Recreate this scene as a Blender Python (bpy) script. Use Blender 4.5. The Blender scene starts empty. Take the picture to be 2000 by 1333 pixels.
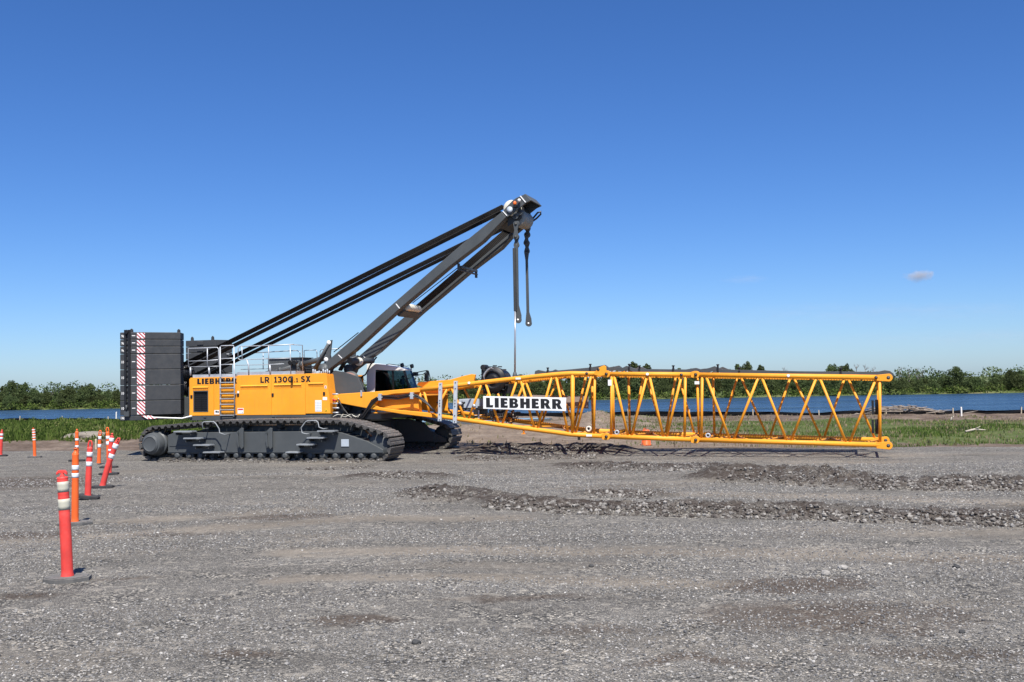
import bpy, bmesh, math, random
import numpy as np
from mathutils import Vector, Matrix
R = math.radians
rng = random.Random(7)
nrng = np.random.default_rng(11)
scene = bpy.context.scene
COL = scene.collection

# ------------------------------------------------------------------ materials
def nodes(name):
    m = bpy.data.materials.new(name); m.use_nodes = True
    nt = m.node_tree; nt.nodes.clear()
    out = nt.nodes.new('ShaderNodeOutputMaterial')
    return m, nt, out
def N(nt, kind, **kw):
    n = nt.nodes.new(kind)
    for k, v in kw.items():
        if k in n.inputs: n.inputs[k].default_value = v
        else: setattr(n, k, v)
    return n
def lk(nt, a, b): nt.links.new(a, b)
def mixc(nt, fac, a, b, blend='MIX'):
    n = nt.nodes.new('ShaderNodeMix'); n.data_type = 'RGBA'; n.blend_type = blend
    for sock, val in ((n.inputs[0], fac), (n.inputs[6], a), (n.inputs[7], b)):
        if hasattr(val, 'is_linked') or hasattr(val, 'links'): lk(nt, val, sock)
        elif isinstance(val, (int, float)): sock.default_value = val
        else: sock.default_value = tuple(val) + (1,) if len(val) == 3 else val
    return n.outputs[2]
def ramp(nt, src, stops):
    r = nt.nodes.new('ShaderNodeValToRGB'); e = r.color_ramp.elements
    while len(e) < len(stops): e.new(.5)
    for i, (p, c) in enumerate(stops):
        e[i].position = p
        e[i].color = (c, c, c, 1) if isinstance(c, (int, float)) else tuple(c) + (1,)
    lk(nt, src, r.inputs[0]); return r.outputs[0]
def math_(nt, op, a, b=None, c=None):
    n = nt.nodes.new('ShaderNodeMath'); n.operation = op
    for s, v in zip(n.inputs, (a, b, c)):
        if v is None: continue
        if isinstance(v, (int, float)): s.default_value = v
        else: lk(nt, v, s)
    return n.outputs[0]
def noise(nt, vec, scale, detail=4, rough=.55, dim='3D'):
    n = N(nt, 'ShaderNodeTexNoise', Scale=scale, Detail=detail, Roughness=rough)
    if vec is not None: lk(nt, vec, n.inputs['Vector'])
    return n
def objco(nt): return nt.nodes.new('ShaderNodeTexCoord').outputs['Object']

def paint(name, col, rough=.45, metal=0., var=.12, scale=1.3, dust=.0, bump=.0, coat=0., spec=.5, dcol=(.33,.30,.26), grime=0.):
    m, nt, out = nodes(name); co = objco(nt)
    b = N(nt, 'ShaderNodeBsdfPrincipled', Roughness=rough, Metallic=metal)
    b.inputs['Specular IOR Level'].default_value = spec
    b.inputs['Coat Weight'].default_value = coat
    n1 = noise(nt, co, scale, 5)
    f = ramp(nt, n1.outputs[0], [(.3, 1 - var), (.7, 1 + var * .4)])
    c = mixc(nt, 1.0, tuple(col), f, 'MULTIPLY')
    if dust:
        geo = nt.nodes.new('ShaderNodeNewGeometry'); sx = nt.nodes.new('ShaderNodeSeparateXYZ'); lk(nt, geo.outputs['Normal'], sx.inputs[0])
        up = ramp(nt, sx.outputs[2], [(.0, .25), (.9, 1.)])
        n2 = noise(nt, co, scale * 5, 6, .65)
        d = math_(nt, 'MULTIPLY', ramp(nt, n2.outputs[0], [(.35, 0.), (.75, 1.)]), math_(nt, 'MULTIPLY', up, dust))
        c = mixc(nt, d, c, dcol)
    if grime:                       # run-down streaks and blotches with a shape of their own
        mp = N(nt, 'ShaderNodeMapping'); mp.inputs['Scale'].default_value = (9.,9.,.7); lk(nt, co, mp.inputs[0])
        st = ramp(nt, noise(nt, mp.outputs[0], 1., 5, .7).outputs[0], [(.52,0.),(.72,1.)]); bl = ramp(nt, noise(nt, co, 2.7, 6, .7).outputs[0], [(.5,0.),(.75,1.)])
        c = mixc(nt, math_(nt,'MULTIPLY',math_(nt,'MAXIMUM',st,bl),grime), c, tuple(q*.45+.03 for q in col))
    lk(nt, c, b.inputs['Base Color'])
    rr = ramp(nt, n1.outputs[0], [(.25, max(0, rough - .1)), (.75, min(1, rough + .12))]); lk(nt, rr, b.inputs['Roughness'])
    if bump:
        bp = N(nt, 'ShaderNodeBump', Strength=bump, Distance=.01); lk(nt, noise(nt, co, scale * 25, 3).outputs[0], bp.inputs['Height']); lk(nt, bp.outputs[0], b.inputs['Normal'])
    lk(nt, b.outputs[0], out.inputs[0]); return m

# ------------------------------------------------------------------ mesh builder
class MB:
    def __init__(s): s.v = []; s.f = []; s.sm = []
    def add(s, vs, fs, smooth=False):
        o = len(s.v); s.v += [tuple(p) for p in vs]
        s.f += [tuple(i + o for i in f) for f in fs]; s.sm += [smooth] * len(fs); return s
    def box(s, a, b):
        (x0, y0, z0), (x1, y1, z1) = a, b
        return s.add([(x0,y0,z0),(x1,y0,z0),(x1,y1,z0),(x0,y1,z0),(x0,y0,z1),(x1,y0,z1),(x1,y1,z1),(x0,y1,z1)],
              [(0,3,2,1),(4,5,6,7),(0,1,5,4),(1,2,6,5),(2,3,7,6),(3,0,4,7)])
    def prism(s, poly, v0, v1):          # polygon in (u,w), extruded along v
        n = len(poly)
        a = sum(poly[i][0]*poly[(i+1)%n][1] - poly[(i+1)%n][0]*poly[i][1] for i in range(n))
        if a < 0: poly = poly[::-1]
        vs = [(p[0], v0, p[1]) for p in poly] + [(p[0], v1, p[1]) for p in poly]
        fs = [tuple(range(n)), tuple(range(2*n-1, n-1, -1))] + [(i, i+n, (i+1)%n+n, (i+1)%n) for i in range(n)]
        return s.add(vs, fs)
    def slab(s, poly, z0, z1):           # polygon in (u,v), extruded along w
        n = len(poly)
        a = sum(poly[i][0]*poly[(i+1)%n][1] - poly[(i+1)%n][0]*poly[i][1] for i in range(n))
        if a < 0: poly = poly[::-1]
        vs = [(p[0], p[1], z0) for p in poly] + [(p[0], p[1], z1) for p in poly]
        fs = [tuple(range(n-1, -1, -1)), tuple(range(n, 2*n))] + [(i, (i+1)%n, (i+1)%n+n, i+n) for i in range(n)]
        return s.add(vs, fs)
    def tube(s, pts, r, n=8, closed=False):
        pts = [Vector(p) for p in pts]; k = len(pts)
        rs = r if isinstance(r, (list, tuple)) else [r]*k
        vs = []; ref = None
        for i, p in enumerate(pts):
            a = pts[i-1] if (i or closed) else p; b = pts[(i+1) % k] if (i < k-1 or closed) else p
            t = ((p-a).normalized() + (b-p).normalized())
            if t.length < 1e-6: t = b - a
            t.normalize()
            if ref is None:
                ref = Vector((0,0,1)) if abs(t.z) < .9 else Vector((1,0,0))
            x = t.cross(ref).normalized(); y = x.cross(t).normalized(); ref = y
            vs += [p + (x*math.cos(2*math.pi*j/n) + y*math.sin(2*math.pi*j/n))*rs[i] for j in range(n)]
        fs = []
        for i in range(k if closed else k-1):
            a = i*n; b = ((i+1) % k)*n
            fs += [(a+j, a+(j+1)%n, b+(j+1)%n, b+j) for j in range(n)]
        s.add(vs, fs, True)
        if not closed:
            o = len(s.v) - len(vs)
            s.f += [tuple(o+j for j in range(n-1,-1,-1)), tuple(o+(k-1)*n+j for j in range(n))]; s.sm += [False, False]
        return s
    def cyl(s, p0, p1, r0, r1=None, n=20): return s.tube([p0, p1], [r0, r0 if r1 is None else r1], n)
    def lathe(s, prof, o=(0,0,0), ax=(0,0,1), n=20):   # prof: (r, h)
        ax = Vector(ax).normalized(); x = ax.orthogonal().normalized(); y = ax.cross(x); o = Vector(o)
        vs = []
        for r, h in prof: vs += [o + ax*h + (x*math.cos(2*math.pi*j/n) + y*math.sin(2*math.pi*j/n))*r for j in range(n)]
        k = len(prof)
        fs = [(i*n+j, i*n+(j+1)%n, (i+1)*n+(j+1)%n, (i+1)*n+j) for i in range(k-1) for j in range(n)]
        s.add(vs, fs, True); off = len(s.v) - len(vs)
        s.f += [tuple(off+j for j in range(n-1,-1,-1)), tuple(off+(k-1)*n+j for j in range(n))]; s.sm += [False, False]
        return s
    def quad(s, a, b, c, d): return s.add([a,b,c,d], [(0,1,2,3)])
    def build(s, name, mat, parent=None, bevel=0., shift=None):
        me = bpy.data.meshes.new(name); me.from_pydata(s.v, [], s.f)
        me.polygons.foreach_set('use_smooth', s.sm); me.update()
        o = bpy.data.objects.new(name, me); COL.objects.link(o)
        if mat: me.materials.append(mat)
        if parent: o.parent = parent
        if bevel:
            b = o.modifiers.new('bevel', 'BEVEL'); b.width = bevel; b.segments = 2; b.limit_method = 'ANGLE'; b.angle_limit = R(40)
            b.harden_normals = False
        return o
def empty(name, loc=(0,0,0), rz=0):
    o = bpy.data.objects.new(name, None); COL.objects.link(o); o.location = loc; o.rotation_euler.z = rz; o.empty_display_size = .3
    return o
def tag(o, label=None, cat=None, group=None, kind=None):
    if label: o['label'] = label
    if cat: o['category'] = cat
    if group: o['group'] = group
    if kind: o['kind'] = kind
    return o
def npmesh(name, verts, faces, mat, tint=None, col=None, smooth=False, fsize=None):
    """verts (n,3), faces (m,k) numpy arrays"""
    me = bpy.data.meshes.new(name); n = len(verts); m, k = faces.shape
    me.vertices.add(n); me.vertices.foreach_set('co', verts.astype(np.float32).ravel())
    me.loops.add(m*k); me.loops.foreach_set('vertex_index', faces.astype(np.int32).ravel())
    me.polygons.add(m); me.polygons.foreach_set('loop_start', np.arange(0, m*k, k, dtype=np.int32))
    try: me.polygons.foreach_set('loop_total', np.full(m, k, dtype=np.int32))
    except Exception: pass
    me.polygons.foreach_set('use_smooth', np.full(m, smooth, dtype=bool))
    if tint is not None:
        a = me.attributes.new('tint', 'FLOAT', 'POINT'); a.data.foreach_set('value', tint.astype(np.float32))
    if col is not None:
        a = me.attributes.new('mask', 'FLOAT_COLOR', 'POINT'); a.data.foreach_set('color', col.astype(np.float32).ravel())
    me.update(calc_edges=True); me.validate()
    me.materials.append(mat)
    o = bpy.data.objects.new(name, me); COL.objects.link(o); return o
# smooth value noise in numpy
def _h(ix, iy, seed):
    a = (ix.astype(np.int64)*374761393 + iy.astype(np.int64)*668265263 + seed*974711) & 0x7fffffff
    a = ((a ^ (a >> 13))*1274126177) & 0x7fffffff
    return ((a ^ (a >> 16)) & 0xffff)/65535.
def vnoise(x, y, seed=0):
    ix = np.floor(x); iy = np.floor(y); fx = x-ix; fy = y-iy
    fx = fx*fx*(3-2*fx); fy = fy*fy*(3-2*fy)
    a = _h(ix,iy,seed); b = _h(ix+1,iy,seed); c = _h(ix,iy+1,seed); d = _h(ix+1,iy+1,seed)
    return (a*(1-fx)+b*fx)*(1-fy)+(c*(1-fx)+d*fx)*fy
def fbm(x, y, seed=0, o=4):
    s = 0; a = .5; t = 0
    for i in range(o): s = s + a*vnoise(x*2**i, y*2**i, seed+i*17); t += a; a *= .5
    return s/t
def sstep(a, b, x): t = np.clip((x-a)/(b-a), 0, 1); return t*t*(3-2*t)

# ------------------------------------------------------------------ lettering
def text_obj(name, body, height, mat, parent, origin, xdir, ydir, bold=.0, width=None, extr=.004, align='LEFT'):
    """flat lettering laid on the plane spanned by xdir / ydir; height = capital height"""
    cu = bpy.data.curves.new(name, 'FONT'); cu.body = body; cu.size = 1.; cu.offset = bold; cu.resolution_u = 3
    cu.align_x = align
    t = bpy.data.objects.new('tmp', cu); COL.objects.link(t)
    dg = bpy.context.evaluated_depsgraph_get(); me = bpy.data.meshes.new_from_object(t.evaluated_get(dg))
    bpy.data.objects.remove(t); bpy.data.curves.remove(cu)
    return lay(name, me, height/.73, mat, parent, origin, xdir, ydir, width, extr)
def lay(name, me, scale, mat, parent, origin, xdir, ydir, width=None, extr=.004):
    xd = Vector(xdir).normalized(); yd = Vector(ydir).normalized(); nd = xd.cross(yd)
    xs = [v.co.x for v in me.vertices]; w0 = max(xs)-min(xs)
    sx = width/w0 if width else scale
    x0 = min(xs) if width else 0
    for v in me.vertices:
        p = Vector(origin) + xd*(v.co.x-x0)*sx + yd*v.co.y*scale + nd*extr
        v.co = p
    me.name = name; me.materials.clear(); me.materials.append(mat)
    o = bpy.data.objects.new(name, me); COL.objects.link(o); o.parent = parent
    return o
def glyph_mesh(groups):
    """each group of outlines (a contour and its holes) is filled on its own, so strokes may overlap"""
    bm = bmesh.new()
    for g in groups:
        cu = bpy.data.curves.new('g', 'CURVE'); cu.dimensions = '2D'; cu.fill_mode = 'BOTH'
        for p in g:
            sp = cu.splines.new('POLY'); sp.points.add(len(p)-1); sp.use_cyclic_u = True
            for q, (x, y) in zip(sp.points, p): q.co = (x, y, 0, 1)
        t = bpy.data.objects.new('tmp', cu); COL.objects.link(t)
        dg = bpy.context.evaluated_depsgraph_get(); me = bpy.data.meshes.new_from_object(t.evaluated_get(dg))
        bm.from_mesh(me); bpy.data.meshes.remove(me); bpy.data.objects.remove(t); bpy.data.curves.remove(cu)
    me = bpy.data.meshes.new('g'); bm.to_mesh(me); bm.free(); return me
def arc(cx, cy, rx, ry, a0, a1, n=8):
    return [(cx+rx*math.cos(R(a0+(a1-a0)*i/n)), cy+ry*math.sin(R(a0+(a1-a0)*i/n))) for i in range(n+1)]
def maker_word():
    """the maker's heavy capitals, cap height 1"""
    G = {}
    G['L'] = (.62, [[(0,0),(.62,0),(.66,.26),(.36,.24),(.36,1),(0,1)]])
    G['I'] = (.37, [[(0,0),(.37,0),(.37,1),(0,1)]])
    G['E'] = (.62, [[(0,0),(.62,0),(.65,.25),(.36,.23),(.36,.4),(.58,.4),(.58,.62),(.36,.62),(.36,.77),(.64,.75),(.61,1),(0,1)]])
    G['H'] = (.86, [[(0,0),(.35,0),(.35,.38),(.51,.38),(.51,0),(.86,0),(.86,1),(.51,1),(.51,.63),(.35,.63),(.35,1),(0,1)]])
    G['B'] = (.8, [[(0,0),(.5,0)] + arc(.5,.28,.3,.28,-90,70,8) + arc(.48,.74,.27,.26,-50,90,8) + [(0,1)],
                  [(.34,.21),(.34,.41)] + arc(.4,.31,.1,.1,90,-90,6), [(.34,.61),(.34,.8)] + arc(.39,.705,.1,.095,90,-90,6)])
    G['R'] = (.84, [[(0,0),(.34,0),(.34,.36),(.37,.36),(.52,0),(.89,0),(.68,.42)] + arc(.46,.7,.32,.3,-42,90,9) + [(0,1)],
                  [(.34,.57),(.34,.79)] + arc(.4,.68,.11,.11,90,-90,6)])
    x = 0; out = []
    for ch in 'LIEBHERR':
        w, ps = G[ch]
        out.append([[(a+x, b) for a, b in p] for p in ps])
        x += w + .17
    return out

def ribbon(pts, w):
    """a stroke of even width as one outline"""
    L, Rr = [], []; n = len(pts)
    for i, (x, y) in enumerate(pts):
        a = pts[max(0,i-1)]; b = pts[min(n-1,i+1)]; dx, dy = b[0]-a[0], b[1]-a[1]; l = math.hypot(dx,dy) or 1
        L.append((x-dy/l*w/2, y+dx/l*w/2)); Rr.append((x+dy/l*w/2, y-dx/l*w/2))
    return L + Rr[::-1]
def model_word():
    """the type designation in a bold square-set sans, cap height 1"""
    T = .235; out = []; x = 0
    def ring(cx, cy, rx, ry): return [arc(cx,cy,rx,ry,0,348,28), arc(cx,cy,rx-T,ry-T,0,348,24)]
    G = {}
    G['L'] = (.62, [[(0,0),(.62,0),(.62,T),(T+.02,T),(T+.02,1),(0,1)]])
    G['R'] = (.80, [[(0,0),(T,0),(T,.33),(.34,.33),(.55,0),(.83,0),(.60,.38)]+arc(.44,.67,.34,.33,-50,90,9)+[(0,1)], [(T,.55),(T,.78)]+arc(.43,.665,.12,.115,90,-90,6)])
    G['1'] = (.50, [[(.02,0),(.50,0),(.50,.19),(.38,.19),(.38,1),(.16,1),(0,.86),(.06,.68),(.14,.74),(.14,.19),(.02,.19)]])
    G['3'] = (.70, [ribbon([(.05,.86),(.14,.885)]+arc(.36,.71,.2,.175,100,-78,9)+[(.30,.525)],T*.98), ribbon([(.30,.515)]+arc(.37,.315,.215,.20,78,-105,10)+[(.14,.125),(.03,.165)],T*.98)])
    G['0'] = (.78, ring(.39,.5,.39,.515))
    G['.'] = (.16, [[(0,0),(.16,0),(.16,.16),(0,.16)]])
    G['s'] = (.36, [[(.02,0),(.36,0),(.36,.13),(.27,.13),(.27,.7),(.11,.7),(0,.6),(.04,.47),(.1,.52),(.1,.13),(.02,.13)]])
    G['S'] = (.68, [ribbon([(.58,.83)]+arc(.35,.71,.22,.18,62,255,9)+arc(.34,.295,.225,.185,72,-120,10)+[(.06,.19)],T)])
    G['X'] = (.80, [[(0,0),(.28,0),(.40,.25),(.52,0),(.80,0),(.545,.51),(.79,1),(.51,1),(.40,.76),(.29,1),(.01,1),(.255,.51)]])
    G[' '] = (.22, [])
    for ch in 'LR  1300 .s SX':
        w, ps = G[ch]; k = -.18 if ch in '. ' and ch == '.' else 0
        x += k
        sh = [[(a+x, b) for a, b in p] for p in ps]
        if ch == '3': out += [[p] for p in sh]
        elif sh: out.append(sh)
        x += w + .12
    return out
# ------------------------------------------------------------------ crane
M = {}
M['yellow'] = paint('yellow_paint', (.95,.372,.024), .48, var=.09, dust=.16, spec=.3, grime=.25)
M['grey'] = paint('graphite_paint', (.074,.082,.086), .5, var=.14, dust=.12, spec=.3, grime=.3)
M['greyd'] = paint('graphite_dark', (.045,.048,.05), .55, var=.2, dust=.2, spec=.3)
M['slab'] = paint('counterweight_paint', (.046,.050,.055), .6, var=.14, scale=.8, dust=.3, bump=.08, spec=.25, grime=.4)
M['galv'] = paint('galvanised_steel', (.52,.54,.56), .45, .35, var=.2, scale=4)
M['step'] = paint('worn_step_grating', (.30,.32,.33), .55, .2, var=.25, scale=5, dust=.2)
M['chrome'] = paint('chrome_rod', (.35,.36,.38), .3, .4, var=.05)
M['black'] = paint('black_rubber', (.012,.012,.013), .5, var=.3)
M['iron'] = paint('black_iron', (.02,.02,.022), .5, .3, var=.3)
M['rope'] = paint('greased_wire_rope', (.010,.0085,.008), .6, 0., var=.3, scale=3, spec=.2)
M['track'] = paint('track_steel', (.06,.058,.055), .6, .2, var=.3, scale=3, dust=.95, bump=.3, dcol=(.36,.33,.295))
M['white'] = paint('white_paint', (.84,.83,.79), .4, var=.08)
M['cream'] = paint('cream_plastic', (.74,.70,.58), .5, var=.1)
M['letter'] = paint('black_lettering', (.012,.011,.012), .5, var=.05)
M['rust'] = paint('rope_on_drum', (.30,.17,.14), .6, .1, var=.25, scale=6)
M['orange'] = paint('orange_lens', (.85,.16,.02), .25, var=.05)
M['red'] = paint('red_print', (.62,.02,.03), .5, var=.05)
M['tank'] = paint('light_grey_box', (.42,.47,.52), .5, var=.08, scale=3)
M['hose'] = paint('hydraulic_hose', (.02,.018,.018), .45, var=.3)
M['vent'] = paint('vent_dark', (.006,.006,.007), .7, var=.3)
M['seat'] = paint('seat_cloth', (.03,.032,.04), .8, var=.2)
def glass_mat():
    m, nt, out = nodes('tinted_glass')
    t = N(nt, 'ShaderNodeBsdfTransparent'); t.inputs[0].default_value = (.46,.54,.56,1)
    g = N(nt, 'ShaderNodeBsdfGlossy', Roughness=.03); g.inputs[0].default_value = (.8,.85,.9,1)
    fr = N(nt, 'ShaderNodeFresnel', IOR=1.55); mx = N(nt, 'ShaderNodeMixShader')
    lk(nt, fr.outputs[0], mx.inputs[0]); lk(nt, t.outputs[0], mx.inputs[1]); lk(nt, g.outputs[0], mx.inputs[2])
    lk(nt, mx.outputs[0], out.inputs[0]); return m
M['glass'] = glass_mat()
def hazard_mat():
    m, nt, out = nodes('hazard_stripes'); co = objco(nt)
    s = nt.nodes.new('ShaderNodeSeparateXYZ'); lk(nt, co, s.inputs[0])
    q = math_(nt, 'ADD', math_(nt, 'MULTIPLY', s.outputs[0], .743), math_(nt, 'MULTIPLY', s.outputs[1], .669))
    q = math_(nt, 'ADD', q, s.outputs[2])
    f = math_(nt, 'FRACT', math_(nt, 'MULTIPLY', q, 7.2))
    st = math_(nt, 'GREATER_THAN', f, .56)
    b = N(nt, 'ShaderNodeBsdfPrincipled', Roughness=.35)
    lk(nt, mixc(nt, st, (.80,.78,.76), (.42,.006,.02)), b.inputs['Base Color']); lk(nt, b.outputs[0], out.inputs[0]); return m
M['hazard'] = hazard_mat()

crane = empty('crawler_crane', (-7.37, 39.6, 0), R(-18.4))
tag(crane, 'big crawler crane with yellow engine house, raised grey A-frame and yellow lattice boom pointing right', 'crane')
def low(o): o.location = (.287, -.958, 0); o.rotation_euler.z = R(2.9); return o   # undercarriage is slewed a little against the house

# --- crawler tracks -------------------------------------------------
def track_path():
    p = arc(-4.46,.61,.55,.55,270,100,10)
    p += [(-3.55,1.23),(-2.03,1.335),(0,1.36),(2.4,1.345),(3.15,1.24)]
    p += arc(3.98,.52,.46,.46,62,-90,9)
    return p
def resample(p, pitch):
    p = p + [p[0]]; seg = [math.dist(p[i], p[i+1]) for i in range(len(p)-1)]; tot = sum(seg); n = round(tot/pitch); st = tot/n
    out = []; i = 0; acc = 0
    for k in range(n):
        d = k*st
        while acc + seg[i] < d: acc += seg[i]; i += 1
        t = (d-acc)/seg[i]; a = p[i]; b = p[i+1]
        out.append(((a[0]+(b[0]-a[0])*t, a[1]+(b[1]-a[1])*t)))
    return out, st
SP, PITCH = resample(track_path(), .258)
def shoe_mb(mb, k, v0, v1, seed):
    a = SP[k-1]; b = SP[(k+1) % len(SP)]; c = SP[k]
    t = Vector((b[0]-a[0], b[1]-a[1])).normalized(); nrm = Vector((-t.y, t.x))      # path runs clockwise -> outward on the left
    def P(s, h): return (c[0]+t.x*s+nrm.x*h, c[1]+t.y*s+nrm.y*h)
    L = PITCH*.47
    prof = [(-L,.062),(-L+.02,.075),(-L*.25,.078),(-L*.2,.062),(L*.2,.062),(L*.25,.078),(L-.02,.075),(L,.062),(L*.98,.03),(L*.55,.0),(L*.45,-.045),(-L*.45,-.045),(-L*.55,.0),(-L*.98,.03)]
    mb.prism([P(*q) for q in prof], v0, v1)
    vm = (v0+v1)/2
    mb.prism([P(*q) for q in [(-L*1.05,-.04),(L*1.05,-.04),(L*.9,-.13),(-L*.9,-.13)]], vm-.16, vm-.08)
    mb.prism([P(*q) for q in [(-L*1.05,-.04),(L*1.05,-.04),(L*.9,-.13),(-L*.9,-.13)]], vm+.08, vm+.16)
def make_track(v_out, v_in, near):
    s = -1 if near else 1
    mb = MB()
    fr = [(-3.997,0.898), (-3.727,0.987), (2.091,1.015), (2.694,0.961), (3.622,0.667), (4.171,0.394), (4.187,0.258), (-3.979,0.247)]
    va, vb = sorted((s*3.58, s*2.8)); mb.prism(fr, va, vb)
    va, vb = sorted((s*2.95, s*2.75)); mb.prism([(-3.6,.3),(-3.4,.98),(-2.3,1.2),(2.5,1.2),(3.2,1.04),(3.7,.55),(3.7,.3)], va, vb)
    o = low(mb.build('track_frame', M['grey'], crane, .015))
    if near:
        tr = MB(); x0 = (-3.979,0.301); x1 = (4.169,0.292)
        tr.box((x0[0], -3.61, .30), (x1[0], -3.582, .325))
        tr.build('frame_lip', M['grey'], o)
        for (xa, xb) in (((-3.909,0.537), (-3.024,0.536)),):
            MB().box((xa[0], -3.60, xa[1]-.02), (xb[0], -3.582, xa[1])).build('weld_rib', M['grey'], o)
    n = len(SP); idx = range(n)
    solo = set(idx) if near else {k for k in idx if (SP[k][0] > 2.15 and SP[k][1] > .02)}
    rest = MB()
    for k in idx:
        va, vb = sorted((v_out, v_in))
        if k in solo:
            m = MB(); shoe_mb(m, k, va, vb, k); sh = m.build('track_shoe', M['track'], o)
        else: shoe_mb(rest, k, va, vb, k)
    if rest.v: tag(rest.build('track_shoes', M['track'], o), kind='stuff')
    # drive sprocket with planetary hub, idler
    ce = -4.46
    hub = MB().lathe([(.0,0),(.24,0),(.245,-.015),(.26,-.015),(.265,.0),(.31,.02),(.31,.05),(.36,.06),(.37,.12),(.385,.14),(.385,.34),(.44,.38),(.44,.5),(.36,.54),(.36,.9)], (ce, s*3.95, .61), (0, -s, 0), 32)
    hub.build('drive_hub', M['grey'], o, .006)
    sp = MB()
    for j in range(14):
        a = j*2*math.pi/14; ca, sa = math.cos(a), math.sin(a)
        q = lambda r, t: (ce + r*math.cos(a+t), .61 + r*math.sin(a+t))
        for vv in (s*3.3, s*2.95): 
            v0, v1 = sorted((vv, vv-s*.08)); sp.prism([q(.36,-.2),q(.47,-.09),q(.47,.09),q(.36,.2)], v0, v1)
    sp.cyl((ce, s*3.3, .61), (ce, s*2.8, .61), .37); sp.build('sprocket', M['greyd'], o)
    MB().lathe([(.1,0),(.30,0),(.33,.04),(.40,.05),(.40,.13),(.34,.16),(.34,.4),(.40,.43),(.40,.5),(.1,.52)], (3.98, s*3.5, .52), (0,-s,0), 28).build('idler', M['grey'], o)
    for j in range(17 if near else 6):
        u = (-3.62 + j*.466) if near else (1.7 + j*.42)
        r = MB().lathe([(.03,0),(.085,.0),(.10,.03),(.10,.07),(.155,.08),(.155,.2),(.11,.21),(.11,.4),(.155,.41),(.155,.55),(.05,.56)], (u, s*3.60, .185), (0,-s,0), 18)
        r.build('track_roller', M['grey'], o)
    for u in (-2.6, -1.2, .2, 1.6, 2.9):
        MB().lathe([(.04,0),(.09,0),(.09,.2),(.12,.21),(.12,.26),(.04,.27)], (u, s*3.3, 1.17 if u < 2.8 else 1.08), (0,-s,0), 14).build('carrier_roller', M['greyd'], o)
    if near:
        for x0, x1, y in ((350,386,842),(369,403,855),(388,420,868),(407,440,882),(628,662,841),(608,640,854),(588,620,867),(567,592,882)):
            a, b, w = STEP[(x0, y)]
            st = MB().box((a, -3.95, w-.035), (b, -3.63, w))
            for q in range(5): st.box((a+.01, -3.94+q*.062, w), (b-.01, -3.91+q*.062, w+.012))
            o2 = st.build('step_tread', M['step'], o)
            MB().box((a+.06, -3.91, w-.14), (a+.09, -3.58, w-.035)).build('step_bracket', M['greyd'], o); MB().box((b-.09, -3.91, w-.14), (b-.06, -3.58, w-.035)).build('step_bracket', M['greyd'], o)
        vv = -3.95
        for pts in RAILS:
            p3 = [(u, vv, w) for u, w in pts]; p3 = [(p3[0][0], -3.58, p3[0][2])] + p3 + [(p3[-1][0], -3.58, p3[-1][2])]
            MB().tube(p3, .019, 8).build('grab_rail', M['step'], o)
        for u, w in ((-1.033,1.034), (0.068,1.029)):
            lg = MB().prism([(u-.14,w-.02),(u+.02,w+.12),(u+.1,w+.1),(u+.1,w-.55),(u+.02,w-.62),(u-.1,w-.42)], -3.70, -3.65)
            lg.box((u-.12,-3.70,w-.06),(u-.07,-3.56,w)); lg.box((u-.05,-3.68,w-.38),(u,-3.56,w-.33))
            lg.prism([(u-.13,w-.04),(u-.06,w+.02),(u-.02,w-.5),(u-.06,w-.6)], -3.80, -3.76)
            lg.box((u-.1,-3.80,w-.1),(u-.06,-3.65,w-.04)); lg.box((u-.06,-3.80,w-.55),(u-.02,-3.65,w-.5))
            lg.build('lifting_bracket', M['grey'], o, .006)
        a = (2.677,0.738); b = (2.955,0.497)
        MB().box((a[0],-3.605,b[1]),(b[0],-3.582,a[1])).build('number_plate', M['tank'], o, .006)
        for x, y in ((456,850),(547,850),(582,848),(726,867),(740,872)):
            pass
    return o
STEP = {}
for x0, y, a, b in ((350,842,(-3.512,1.050),(-2.777,1.047)),(369,855,(-3.124,0.816),(-2.434,0.814)),(388,868,(-2.739,0.583),(-2.093,0.583)),(407,882,(-2.356,0.334),(-1.694,0.335)),
    (628,841,(1.962,1.043),(2.601,1.040)),(608,854,(1.581,0.820),(2.186,0.819)),(588,867,(1.198,0.596),(1.806,0.596)),(567,882,(0.793,0.337),(1.271,0.337))):
    STEP[(x0, y)] = (a[0], b[0], a[1])
RAILS = [[(-2.352,1.133),(-2.371,1.327),(-2.291,1.379),(-1.932,1.377),(-1.853,1.323),(-1.715,1.130),(-1.696,0.989),(-1.518,0.936)],
         [(1.569,0.942),(1.419,0.977),(1.383,1.148),(1.554,1.352),(1.649,1.386),(1.931,1.384),(2.005,1.332),(2.041,1.162),(2.190,1.110)]]
near_track = make_track(-3.7, -2.5, True)
far_track = make_track(3.7, 2.5, False)

cb = MB().slab([(-2.1,-2.8),(2.1,-2.8),(2.3,-1.6),(2.3,1.6),(2.1,2.8),(-2.1,2.8),(-2.3,1.6),(-2.3,-1.6)], .42, 1.16)
cb.box((2.302,-1.2,.55),(2.33,-.1,1.05)); cb.box((2.302,.1,.55),(2.33,1.2,1.05))
cb.cyl((2.3,-1.5,.8),(2.5,-1.5,.8),.12); cb.cyl((2.3,1.5,.8),(2.5,1.5,.8),.12)
low(cb.build('carbody', M['grey'], crane, .02))
MB().lathe([(1.5,1.16),(1.62,1.16),(1.62,1.24),(1.55,1.25),(1.55,1.30),(1.66,1.31),(1.66,1.41),(1.5,1.41)], (0,-.35,0), (0,0,1), 48).build('slew_ring', M['iron'], crane)

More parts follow.
